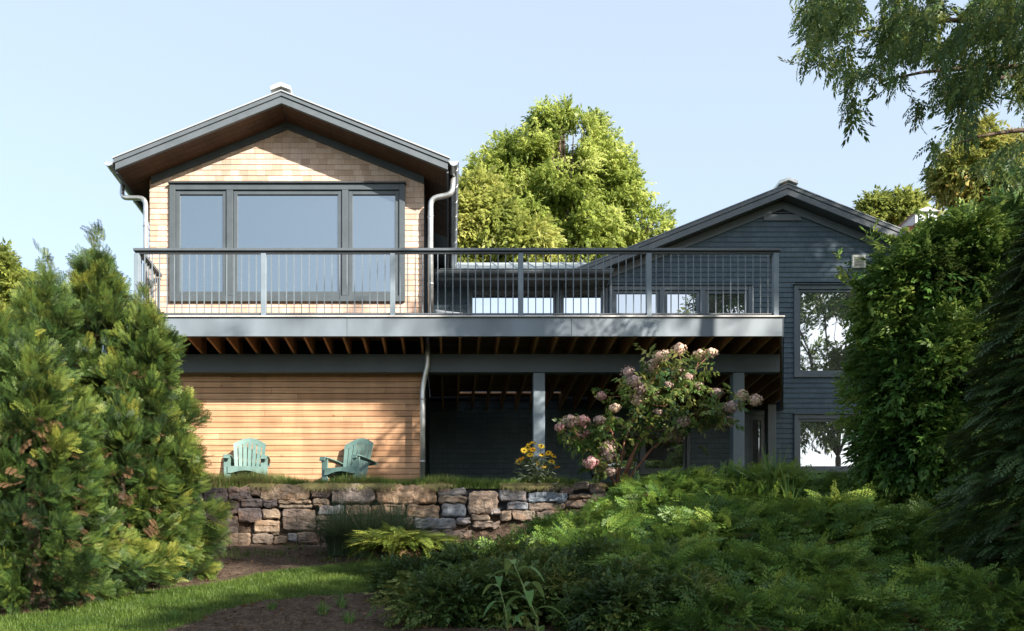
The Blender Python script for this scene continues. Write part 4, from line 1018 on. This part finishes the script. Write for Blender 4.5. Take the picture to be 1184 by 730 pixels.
# overhead locust: trunk right of the view, boughs hanging in from the upper right
LX, LY = 9.3, 8.6
t = thing('locust_tree', 'near locust tree whose feathery boughs hang in from the upper right corner', 'tree', (LX, LY, 1.9))
pts = []; dr = []
poly = [(932, -60), (928, 62), (950, 58), (972, 72), (985, 92), (1005, 82), (1025, 70), (1048, 105), (1072, 112), (1100, 110), (1112, 135), (1082, 162), (1078, 190), (1110, 200), (1150, 190), (1200, 210), (1230, -60)]
pa = np.array(poly, float)
while len(pts) < 3900:
    px, py = random.uniform(925, 1230), random.uniform(-60, 212)
    if not in_poly(np.array([px]), np.array([py]), poly)[0]: continue
    e = mnoise.noise(Vector((px*.022, py*.03, 4.2)))+.35*mnoise.noise(Vector((px*.06, py*.07, 1.2)))
    if e < -.02+.16*(py > 120)-.16*(px > 1120)*(py < 90)-.08*(py<60): continue
    Y = random.uniform(7.6, 10.4); pts.append(P(px, py, Y)); dr.append((random.gauss(-.5, .5), random.gauss(0, .5), random.gauss(-.65, .35)))
for cx_, cy_, s_ in ((985, 112, 9), (988, 122, 7), (942, 58, 9), (1066, 118, 10)):
    for _ in range(22): pts.append(P(cx_+random.gauss(0, s_*.7), cy_+random.gauss(0, s_*.7), 8.6)); dr.append((random.gauss(-.3, .4), random.gauss(0, .4), random.gauss(-.8, .3)))
pts, dr = np.array(pts), np.array(dr); k = sun_gaps(pts, .0) | (RNG.random(len(pts)) < .6); pts, dr = pts[k], dr[k]  # boughs thinned where they would shade the spots kept lit
crown_obj('foliage', TW_PINN, np.array(pts), np.array(dr), .19*(.7+.5*RNG.random(len(pts))), LM['locust'], t, upj=.7)
mb = MB(); mb.tube([(LX, LY, 1.6), (LX+.1, LY, 4.5), (LX-.1, LY, 7.5), (LX, LY, 10.5)], [.26, .22, .17, .09], 10)
for a, mid, e in (((LX, LY, 6.6), P(1130, 40, 9), P(990, 105, 8.6)), ((LX, LY, 7.2), P(1090, -10, 9.2), P(940, 52, 8.6)), ((LX, LY, 6.0), P(1160, 110, 8.8), P(1085, 180, 8.6)), ((LX, LY, 8.0), P(1150, -60, 9), P(1010, 10, 9)), ((LX, LY, 7.0), P(1140, 60, 9.5), P(1060, 125, 9))):
    a, mid, e = Vector(a), Vector(mid), Vector(e); q = [a*(1-u)**2+mid*2*u*(1-u)+e*u*u for u in np.linspace(0, .9, 9)]; mb.tube(q, [.05*(1-u)+.008 for u in np.linspace(0, 1, 9)], 6)
    for u in (.4, .55, .7, .85):
        b = a*(1-u)**2+mid*2*u*(1-u)+e*u*u
        for _ in range(0): mb.tube([b, b+Vector((random.uniform(-.2, .0), random.uniform(-.2, .2), random.uniform(-.15, .0))), b+Vector((random.uniform(-.5, .1), random.uniform(-.4, .4), random.uniform(-.4, -.1)))*1.1], [.012, .007, .003], 5)
mb.build('trunk', M['bark'], t, smooth=True)
lb = [(LX, LY, 9.6, 2.0, 2.0, 1.3), (LX+1.4, LY-1.5, 9.0, 1.8, 1.8, 1.3), (LX-.4, LY-2.5, 8.8, 1.3, 1.6, 1.0), (LX+1, LY+1.5, 8.6, 1.6, 1.5, 1.2)]
p, d, nn = lobes(lb, 1300, .8, .3, .7, 5); k = sun_gaps(p, .15); p, d = p[k], d[k]; crown_obj('upper_crown', TW_PINN, p, d+np.array([0, 0, -.5]), .34, LM['locust'], t, upj=.7)

# trees behind and beside the camera: they shade the blue house and show in its windows
SH = [((17.8, 7.0), 15.8, 5.4, 10), ((12.4, 3.0), 12.0, 4.2, 7), ((16.4, 0.0), 15.4, 5.4, 12), ((24.0, 9.5), 17.0, 5.4, 8), ((22.5, -7.5), 18.0, 6.6, 12), ((8.6, 1.8), 6.0, 2.3, 4), ((27, -3), 15, 5.2, 5), ((10.2, -3.0), 8.2, 3.0, 7)]  # last tree is added to block sky light from the foreground
for i, ((x, y), zc, r, nl) in enumerate(SH):
    lab = ['tall shade tree right of the view nearest the blue house', 'mid sized shade tree right of the camera', 'big tree farther right behind the camera', 'tree beyond the right edge beside the blue house', 'tree behind the camera to the right', 'small tree close on the right of the camera', 'farthest tree behind the camera to the right', 'unseen low crowned tree added behind the camera to darken the foreground'][i]
    tree('shade_tree', lab, cluster((x, y, zc), (r*.55, r*.55, r*.5), nl+5, r*.42, i+40), 3600+int(r*520), TW_BIG, .46, 'locust', (x, y, float(ground_z(x, y))), i*3.1, group='shade trees out of view', gaps=True, trunk=.13, nb=1, shell=.9, lump=.3, lsc=.5)

# ------------------------------------------------------------------ brick house far behind, only its dormer shows
nb = thing('brick_house', 'distant red brick house with white dormer barely visible between the trees at right', 'house', (PX(1072, 28), 28, 3.4))
x = PX(1071, 28)
mb = MB(); mb.box(x-3, x+5, 28.5, 35, 3.4, PZ(268, 28)); mb.build('wall', M['brick'], nb)
mb = MB(); mb.box(x-.5, x+.5, 28.2, 29.4, PZ(268, 28), PZ(258, 28)); mb.build('dormer_base', M['brick'], nb)
mb = MB(); mb.box(x-.34, x+.34, 28.0, 29.0, PZ(258, 28), PZ(246, 28)); mb.prism([(x-.42, PZ(246, 28)), (x+.42, PZ(246, 28)), (x, PZ(241, 28))], 27.9, 29.1); dm = mb.build('dormer', M['white'], nb)
mb = MB(); mb.box(x-.24, x-.04, 27.96, 28.0, PZ(256, 28), PZ(248, 28)); mb.box(x+.04, x+.24, 27.96, 28.0, PZ(256, 28), PZ(248, 28)); mb.build('pane', M['glass_wing'], dm)

# ------------------------------------------------------------------ hydrangea tree
Yh = 13.5; hb = (PX(716, Yh), Yh, 3.74)
hy_ = thing('hydrangea', 'tall leggy hydrangea with pink and cream flower heads in front of the columns', 'shrub', hb)
blooms = [(785,404,9,0),(769,412,9,0),(822,408,8,2),(809,411,9,0),(754,424,11,0),(726,432,10,1),(733,441,9,1),(762,414,9,0),(784,432,10,1),(795,437,8,1),(695,458,7,3),(741,450,9,1),(772,446,7,1),(738,462,12,0),(755,458,8,1),
          (647,494,6,3),(659,487,9,1),(674,487,8,3),(711,472,7,0),(713,487,7,3),(676,499,8,3),(693,486,7,1),(670,508,8,3),(702,520,10,1),(707,514,9,3),(704,529,10,1),(683,535,9,3),(692,540,8,3),(705,545,8,1),
          (790,488,9,1),(782,506,11,1),(832,478,10,1),(845,471,9,1),(812,483,9,1),(829,455,8,1),(858,457,8,0),(873,463,9,2),(842,488,8,1),(806,448,7,1),(730,505,7,1),(722,522,8,1),(760,478,7,1)]
rg = random.Random(5)
stems = MB(); tips = []
for (px, py, s, k) in blooms:
    tips.append(Vector(P(px, py, Yh+rg.uniform(-.45, .35))))
forks = [Vector(P(690, 520, Yh)), Vector(P(745, 500, Yh+.1)), Vector(P(770, 470, Yh)), Vector(P(708, 500, Yh-.1)), Vector(P(800, 480, Yh+.1)), Vector(P(745, 455, Yh)), Vector(P(785, 450, Yh+.1))]
b0 = Vector(hb)
for f in forks:
    q = [b0+Vector((rg.uniform(-.05, .05), rg.uniform(-.05, .05), -.1)), b0.lerp(f, .4)+Vector((rg.uniform(-.08, .08), 0, .12)), f]; stems.tube(q, [.022, .017, .011], 7)
for tp in tips:
    f = min(forks, key=lambda f: (f-tp).length + (0 if tp.z > f.z-.1 else .5)); stems.tube([f, f.lerp(tp, .5)+Vector((rg.uniform(-.08, .08), rg.uniform(-.08, .08), -.04)), tp-Vector((0, 0, .02))], [.010, .007, .005], 5)
stems.build('stems', M['stem'], hy_, smooth=True)
hl = []; hd = []
for (px, py, s, k), tp in zip(blooms, tips):
    f = min(forks, key=lambda f: (f-tp).length)
    for _ in range(9):
        u = rg.uniform(.35, 1.0); hl.append(f.lerp(tp, u)+Vector((rg.gauss(0, .05), rg.gauss(0, .05), rg.gauss(-.03, .04)))); hd.append((rg.gauss(0, 1), rg.gauss(-.2, 1), rg.gauss(.0, .5)))
for (px, py, sx, sy, n) in ((760, 470, 42, 26, 90), (690, 510, 28, 18, 44), (820, 475, 28, 18, 32), (735, 500, 30, 12, 26), (748, 412, 6, 8, 8), (787, 418, 6, 12, 9), (815, 428, 4, 10, 6), (745, 445, 18, 18, 30)):
    for _ in range(n): hl.append(Vector(P(rg.gauss(px, sx*.6), rg.gauss(py, sy*.6), Yh+rg.gauss(0, .25)))); hd.append((rg.gauss(0, 1), rg.gauss(-.2, 1), rg.gauss(.1, .5)))
TW_H = [twig(5, .48, .17, .3), twig(4, .52, .17, .5)]
crown_obj('foliage', TW_H, np.array(hl), np.array(hd), .17, LM['hyd'], hy_, upj=.6)
for (px, py, s, k), tp in zip(blooms, tips):
    r = s/F*Yh*rg.uniform(.85, 1.05); m = 130; d = unit(RNG.normal(0, 1, (m, 3))); d = d*(1+.22*nz(d, 1.6, px)[:, None])*np.array([1, 1, rg.uniform(.75, 1.15)]); p = np.array(tp)+d*r*np.array([1, 1, .82])*(.8+.25*RNG.random((m, 1)))
    fl = T(rh((0, -.5, 0), (0, 1, 0), 1, .34)+rh((-.5, 0, .03), (1, 0, 0), 1, .34))
    v, q, rr = place([fl], p, np.cross(d, RNG.normal(0, 1, (m, 3))), .036, d, .25)
    ic = MB(); ic.tube([tp+Vector((0, 0, h_*r)) for h_ in (-.8, -.55, 0, .55, .8)], [r*.15, r*.45, r*.6, r*.45, r*.15], 8)
    iq = [f for f in ic.f if len(f) == 4]; q = np.concatenate([q, np.array(iq)+len(v)]); v = np.concatenate([v, np.array(ic.v)]); rr = np.concatenate([rr, np.full(len(ic.v), .1)])
    np_mesh('flower_head', v, q, rr, LM[{0: 'bloom', 1: 'bloom2', 2: 'bloom', 3: 'bloom3'}[k]], hy_)

# ------------------------------------------------------------------ yellow daisies on top of the wall
Yd = 13.75; db = (PX(620, Yd), Yd, 3.78)
dz = thing('yellow_daisy_plant', 'clump of yellow daisies with silvery leaves growing on the wall top', 'plant', db)
fl = [(612,513),(606,521),(618,512),(626,516),(613,526),(603,530),(627,526),(634,524),(640,527),(600,534),(638,534),(622,536),(629,539),(644,540),(616,520),(610,518)]
sm = MB()
for px, py in fl:
    tp = Vector(P(px, py, Yd+rg.uniform(-.12, .12))); sm.tube([Vector(db)+Vector((rg.uniform(-.06, .06), 0, -.05)), Vector(db).lerp(tp, .5)+Vector((0, 0, .05)), tp], [.006, .005, .004], 5)
    pet = []
    for k in range(11): a_ = k/11*2*math.pi; pet += rh((math.cos(a_)*.12, math.sin(a_)*.12, 0), (math.cos(a_), math.sin(a_), -.1), .9, .2)
    nrm = Vector((rg.uniform(-.5, .5), rg.uniform(-1, -.2), rg.uniform(.2, .8))).normalized()
    v, q, rr = place([T(pet)], [tp], [np.cross(np.array(nrm), (0.3, .1, 1))], .064, np.array(nrm), .02); f_ = np_mesh('flower', v, q, rr, LM['rud'], dz)
    mb = MB(); c = tp+nrm*.006; mb.tube([c-nrm*.004, c+nrm*.008, c+nrm*.014], [.014, .013, .005], 8); mb.build('flower_centre', plain('dark_centre', (.08, .03, .01), .8) if 'dark_centre' not in bpy.data.materials else bpy.data.materials['dark_centre'], f_)
sm.build('stems', M['gstem'], dz)
n = 230; az = RNG.random(n)*2*np.pi; p = np.stack([db[0]+np.cos(az)*.24*RNG.random(n), Yd+np.sin(az)*.14*RNG.random(n), 3.82+.36*RNG.random(n)], 1)
crown_obj('foliage', [T(rh((0, 0, 0), (0, 1, 0), 1, .13, droop=.35))], p, np.stack([np.cos(az), np.sin(az)-.2, .5+.4*RNG.normal(0, 1, n)], 1), .17, LM['rudleaf'], dz, upj=.5)

# ------------------------------------------------------------------ blades: strap leaves, tufts, lawn
def blades(x, y, z, h, w, lean, az, seg=3):
    """curved grass blades; one quad strip each"""
    n = len(x); V = []; dirx, diry = np.cos(az), np.sin(az); sx, sy = -diry, dirx
    for i in range(seg+1):
        u = i/seg; ww = w*(1-u**1.5)*.5+w*.04; px = x+dirx*lean*h*u**2; py = y+diry*lean*h*u**2; pz = z+h*u*(1-.35*np.minimum(lean, 1.6)*u)
        V.append(np.stack([px-sx*ww, py-sy*ww, pz], 1)); V.append(np.stack([px+sx*ww, py+sy*ww, pz], 1))
    V = np.stack(V, 1); b = np.arange(n)[:, None]*(2*(seg+1)); qs = [np.concatenate([b+2*i, b+2*i+1, b+2*i+3, b+2*i+2], 1) for i in range(seg)]
    return V.reshape(-1, 3), np.stack(qs, 1).reshape(-1, 4)
def tuft(name, label, cat, px, Y, n, h, w, spread, lean, matn, group=None, zoff=0, seg=4, jit=.4):
    cx = PX(px, Y); z = float(ground_z(cx, Y))+zoff; t = thing(name, label, cat, (cx, Y, z), 0, group)
    az = RNG.random(n)*2*np.pi; rr = RNG.random(n)*spread; hh = h*(1-jit*RNG.random(n)); x = cx+np.cos(az)*rr; y = Y+np.sin(az)*rr
    v, q = blades(x, y, np.full(n, z-.02), hh, w*(.7+.6*RNG.random(n)), lean*RNG.random(n), az+RNG.normal(0, .5, n), seg)
    np_mesh('leaves', v, q, np.repeat(RNG.random(n), 2*(seg+1)), LM[matn], t); return t
tuft('strap_leaved_plant', 'iris like plant with long arching strap leaves poking above the junipers', 'plant', 893, 11.9, 40, .95, .045, .12, 1.0, 'strap', zoff=.12)
tuft('strap_leaved_plant', 'bright green narrow leaf clump poking out of the junipers left of the blue wall', 'plant', 914, 11.3, 16, .85, .03, .06, .6, 'strap', zoff=.1)
tuft('grass_clump', 'arching green grass clump at the edge of the lawn under the evergreens', 'ornamental grass', 160, 9.6, 520, .46, .008, .07, 1.5, 'fescue', 'grass clumps by the lawn')
tuft('grass_clump', 'smaller grass clump right of the low evergreen bush', 'ornamental grass', 215, 10.5, 420, .38, .008, .07, 1.5, 'fescue', 'grass clumps by the lawn')
for i, (px, Y) in enumerate(((395, 12.6), (425, 12.3), (455, 12.4))):
    tuft('fescue_clump', ['blue green fescue clump against the stone wall, left one', 'blue green fescue clump against the stone wall, middle one', 'blue green fescue clump against the stone wall, right one'][i], 'ornamental grass', px, Y, 1100, .95, .009, .2, 1.5, 'fescue', 'fescue clumps below the wall', seg=5)
tuft('fescue_clump', 'low fescue clump half hidden behind the golden juniper', 'ornamental grass', 490, 12.2, 420, .5, .008, .15, 1.5, 'fescue', 'fescue clumps below the wall')

def stem_plant(px, Y, h, n, L_, w, lean, label, matn='strap', group=None, name='leafy_stem_plant'):
    cx = PX(px, Y); z = float(ground_z(cx, Y)); t = thing(name, label, 'plant', (cx, Y, z), 0, group)
    top = Vector((cx+lean, Y-.05, z+h)); mb = MB(); b = Vector((cx, Y, z-.05)); mid = b.lerp(top, .5)+Vector((-lean*.15, 0, .05)); mb.tube([b, mid, top], [.009, .007, .004], 7); mb.build('stem', M['gstem'], t, smooth=True)
    V = []; F_ = []; R = []
    for k in range(n):
        u = .15+.85*k/(n-1); p = b*(1-u)**2+mid*2*u*(1-u)+top*u*u if False else (b.lerp(mid, u*2) if u < .5 else mid.lerp(top, u*2-1))
        az = k*2.4+.5; l = L_*(1-.35*abs(u-.55))*random.uniform(.85, 1.1); dz0 = random.uniform(.5, .9)
        d = Vector((math.cos(az), math.sin(az)*.8, 0)); s = Vector((-d.y, d.x, 0)).normalized(); seg = 7; base = len(V)
        for i in range(seg+1):
            q = i/seg; c = p+d*l*q*.85+Vector((0, 0, l*(dz0*q-.95*q*q))); ww = w*math.sin(math.pi*min(1, q*.93+.07))**.8*(1-.15*q)
            for sx_ in (-1, 0, 1): V.append(c+s*ww*sx_*.5+Vector((0, 0, abs(sx_)*ww*.16)))
        for i in range(seg):
            for c_ in (0, 1): a0 = base+i*3+c_; F_.append((a0, a0+1, a0+4, a0+3))
        R += [random.random()]*((seg+1)*3)
    me = np_mesh('leaves', np.array([tuple(v) for v in V]), np.array(F_), np.array(R), LM[matn], t, smooth=True); return t
stem_plant(632, 6.4, .78, 12, .34, .085, -.24, 'large leaved plant with broad pointed leaves in the front middle')
stem_plant(590, 6.9, .55, 8, .28, .07, -.10, 'smaller broad leaved plant left of the large leaved one')
for i, (px, Y, h) in enumerate(((203, 8.2, .16), (395, 8.8, .2), (373, 8.4, .18), (404, 8.0, .2), (315, 8.5, .15))):
    tuft('seedling', ['pale yellow green tuft at the lower edge of the lawn', 'small tuft of seedlings on the bare soil', 'sprig on the soil left of the shrubs', 'tall sprig at the bottom of the soil bed', 'sprout where lawn meets soil'][i], 'plant', px, Y, 40, h, .012, .05, .8, 'strap', 'sprouts on the soil')

# lawn blades (stuff nobody could count)
n = 230000; x = RNG.uniform(-6.5, .6, n); y = RNG.uniform(6.6, 12.8, n)
keep = in_poly(x+RNG.normal(0, .04, n), y+RNG.normal(0, .04, n), LAWN) & (np.abs(x/y+.2) < .45); x, y = x[keep], y[keep]; n = len(x)
pn = nz(np.stack([x, y, x*0], 1), 2.5, 3)
v, q = blades(x, y, ground_z(x, y)-.01, .05*(.6+.8*RNG.random(n)), np.full(n, .006), 1.2*RNG.random(n), RNG.random(n)*6.28, 2)
o = np_mesh('lawn_grass', v, q, np.repeat(np.clip(.35+.3*pn+.3*RNG.random(n)*RNG.random(n), 0, 1), 6), LM['grass']); tag(o, 'short green lawn grass on the strip below the stone wall', 'grass', kind='stuff')
# rough grass on top of the wall and the upper lawn
n = 120000; x = RNG.uniform(-5.2, 5.0, n); y = 13.66+RNG.random(n)**1.6*1.45
keep = (x < 3.6) | (y > 13.9); x, y = x[keep], y[keep]; n = len(x); edge = np.exp(-(y-13.62)/.25); pn = nz(np.stack([x, y*0, x*0], 1), 1.2, 8)
dry = np.clip(.12+.5*pn+.40*edge*RNG.random(n)+.4*RNG.random(n)**2, 0, 1)
v, q = blades(x, y, ground_z(x, np.maximum(y, 13.8))-.02, (.09+.16*RNG.random(n)**1.5)*(1+.7*pn), np.full(n, .009), .9*RNG.random(n)**1.5, RNG.random(n)*6.28, 2)
o = np_mesh('upper_grass', v, q, np.repeat(dry, 6), LM['drygrass']); tag(o, 'longer half dry grass along the top of the stone wall', 'grass', kind='stuff')
n = 9000; x = RNG.uniform(-5.2, 2.4, n); pn = nz(np.stack([x, x*0, x*0], 1), 1.3, 3); k = pn+.12*RNG.normal(0, 1, n) > .12; x, pn = x[k], pn[k]; n = len(x)
v, q = blades(x, np.full(n, 13.60)+RNG.normal(0, .03, n), np.full(n, 3.77), np.full(n, .05)+.06*RNG.random(n), np.full(n, .007), 1.0+1.0*RNG.random(n), -1.57+RNG.normal(0, .6, n), 3)
vz = v[:, 2]; v[:, 2] = np.where(v[:, 1] < 13.57, vz-(13.57-v[:, 1])*1.0, vz)
o = np_mesh('hanging_dry_grass', v, q, np.repeat(np.clip(.6+.4*RNG.random(n), 0, 1), 8), LM['drygrass']); tag(o, 'straw coloured dead grass hanging over the top stones of the wall', 'grass', kind='stuff')
# leaf litter and sprouts on the soil
n = 9000; x = RNG.uniform(-6, 5, n); y = RNG.uniform(6.5, 13.3, n); keep = ~in_poly(x, y, LAWN); x, y = x[keep], y[keep]; n = len(x)
v, q, r = place([T(rh((0, 0, 0), (0, 1, 0), 1, .3))], np.stack([x, y, ground_z(x, y)+.015], 1), np.stack([RNG.normal(0, 1, n), RNG.normal(0, 1, n), RNG.normal(0, .2, n)], 1), .02+.05*RNG.random(n)**2, (0, 0, 1), .35)
o = np_mesh('leaf_litter', v, q, r, LM['brown']); tag(o, 'dry fallen leaves and bark chips on the soil beds', 'leaf litter', kind='stuff')
n = 2600; x = RNG.uniform(-4.6, 0, n); y = RNG.uniform(12.0, 13.5, n); pn = nz(np.stack([x, y, x*0], 1), 2.2, 5); k = (pn > .02); x, y = x[k], y[k]; n = len(x)
v, q = blades(x, y, ground_z(x, y)-.01, .09*(.5+RNG.random(n)), np.full(n, .009), 1.0*RNG.random(n), RNG.random(n)*6.28, 2)
o = np_mesh('bed_weeds', v, q, np.repeat(RNG.random(n)*.7, 6), LM['grass']); tag(o, 'thin weeds on the soil at the foot of the stone wall', 'weeds', kind='stuff')

# ------------------------------------------------------------------ garden chairs
def adirondack(name, label, loc, rz, group):
    t = thing(name, label, 'garden chair', loc, rz, group); m = M['chair']; t.scale = (.94, .94, .94)
    seat = MB()
    for k in range(6):
        y = -.36+k*.088; z = .36-.028*k; seat.bar((-.26, y+.04, z), (.26, y+.04, z), .078, .02, up=(0, .3, 1))
    seat.build('seat', m, t, bevel=.004, local=True)
    ap = MB(); prof = [(-.30, .38), (-.30, .26)]
    for k in range(9): u = k/8; prof.append((-.24+.48*u, .26+.05*math.sin(math.pi*u)))
    prof += [(.30, .26), (.30, .38)]; ap.prism(prof, -.395, -.372); ap.build('front_apron', m, t, local=True)
    for s in (-1, 1):
        lg = MB(); lg.prism([(s*.31-.055, 0), (s*.31+.055, 0), (s*.31+.06, .54), (s*.31-.06, .54)], -.37, -.335); lg.build('leg', m, t, bevel=.004, local=True)
        lg = MB(); lg.add([(s*.27-.014, -.34, .36), (s*.27+.014, -.34, .36), (s*.27+.014, .50, .03), (s*.27-.014, .50, .03), (s*.27-.014, -.34, .26), (s*.27+.014, -.34, .26), (s*.27+.014, .38, 0), (s*.27-.014, .38, 0)],
                          [(0, 1, 2, 3), (7, 6, 5, 4), (4, 5, 1, 0), (5, 6, 2, 1), (6, 7, 3, 2), (7, 4, 0, 3)]); lg.build('leg', m, t, bevel=.003, local=True)
        ar = MB(); poly = [(s*.31-.055, -.44), (s*.31+.055, -.44), (s*.31+.085, -.36), (s*.31+.085, -.05), (s*.31+.03, .38), (s*.31-.035, .38), (s*.31-.06, -.05), (s*.31-.07, -.36)]
        ar.slab(poly, .545, .568); ar.slab([(s*.31-.055, -.452), (s*.31+.055, -.452), (s*.31+.055, -.42), (s*.31-.055, -.42)], .50, .546); ar.build('armrest', m, t, bevel=.005, local=True)
    bk = MB(); n = 7; y0, z0 = .10, .20; tilt = .42
    def pt(u, h): a_ = (u-.5)*.62; x = (u-.5)*.47+math.sin(a_)*h*.28; return (x, y0+h*tilt*.72+.04*(1-(2*u-1)**2)*1.0, z0+h)
    for k in range(n):
        u0 = (k+.10)/n; u1 = (k+.90)/n; segs = 7; top0 = .70+.13*math.sin(math.pi*u0); top1 = .70+.13*math.sin(math.pi*u1)
        vs = []
        for i in range(segs+1):
            h0 = top0*i/segs; h1 = top1*i/segs; a = pt(u0, h0); b = pt(u1, h1); vs += [a, b, (b[0], b[1]+.02, b[2]), (a[0], a[1]+.02, a[2])]
        fs = [(0, 3, 2, 1), (4*segs, 4*segs+1, 4*segs+2, 4*segs+3)]
        for i in range(segs):
            for j in range(4): fs.append((4*i+j, 4*i+(j+1) % 4, 4*i+4+(j+1) % 4, 4*i+4+j))
        bk.add(vs, fs)
    for h_a, h_b in ((.0, .06), (.20, .27), (.60, None)):      # bands that tie the slats into one moulded shell
        nn = 18; vs = []
        for i in range(nn+1):
            u = .014+.972*i/nn; top = .70+.13*math.sin(math.pi*u); hb_ = h_b if h_b else top-.0; ha_ = h_a if h_b else top-.10
            a = pt(u, ha_); b = pt(u, hb_); vs += [(a[0], a[1]-.002, a[2]), (b[0], b[1]-.002, b[2]), (b[0], b[1]+.022, b[2]), (a[0], a[1]+.022, a[2])]
        fs = [(0, 1, 2, 3), (4*nn+3, 4*nn+2, 4*nn+1, 4*nn)]
        for i in range(nn):
            for j in range(4): fs.append((4*i+4+j, 4*i+4+(j+1) % 4, 4*i+(j+1) % 4, 4*i+j))
        bk.add(vs, fs)
    bk.build('backrest', m, t, local=True)
    cb = MB(); cb.box(-.36, .36, .30, .33, .51, .56); cb.build('back_rail', m, t, local=True)
    return t
adirondack('adirondack_chair', 'sage green adirondack chair facing forward, the left one before the cedar slats', (PX(285, 14.45), 14.55, 3.82), math.radians(7), 'adirondack chairs')
adirondack('adirondack_chair', 'sage green adirondack chair turned to the left, nearer the downspout', (PX(404, 14.45), 14.6, 3.82), math.radians(-22), 'adirondack chairs')

# lounge chair on the deck, only its top shows over the deck edge
def deck_chair(x, y, rz, label):
    t = thing('deck_chair', label, 'chair', (x, y, 6.52), rz, 'chairs on the deck'); m = M['teak']
    for s in (-1, 1):
        a = MB(); a.bar((s*.33, -.4, 0), (s*.33, .25, .86), .03, .045); a.build('side_frame', m, t, local=True)
        a = MB(); a.bar((s*.33, .35, 0), (s*.33, -.35, .62), .03, .045); a.build('leg', m, t, local=True)
        a = MB(); a.bar((s*.33, -.35, .62), (s*.33, .22, .64), .06, .025); a.build('armrest', m, t, local=True)
    a = MB(); a.box(-.3, .3, -.35, .25, .36, .46); a.build('seat_cushion', M['cushion'], t, bevel=.02, local=True)
    a = MB(); a.bar((0, .16, .45), (0, .36, .88), .6, .09, up=(0, 1, 0)); a.build('back_cushion', M['cushion'], t, bevel=.02, local=True); return t
deck_chair(PX(514, 16.6), 16.6, math.radians(200), 'teak framed deck chair with grey cushion just visible over the deck edge')
exec(open('/dev/null').read()) if False else None
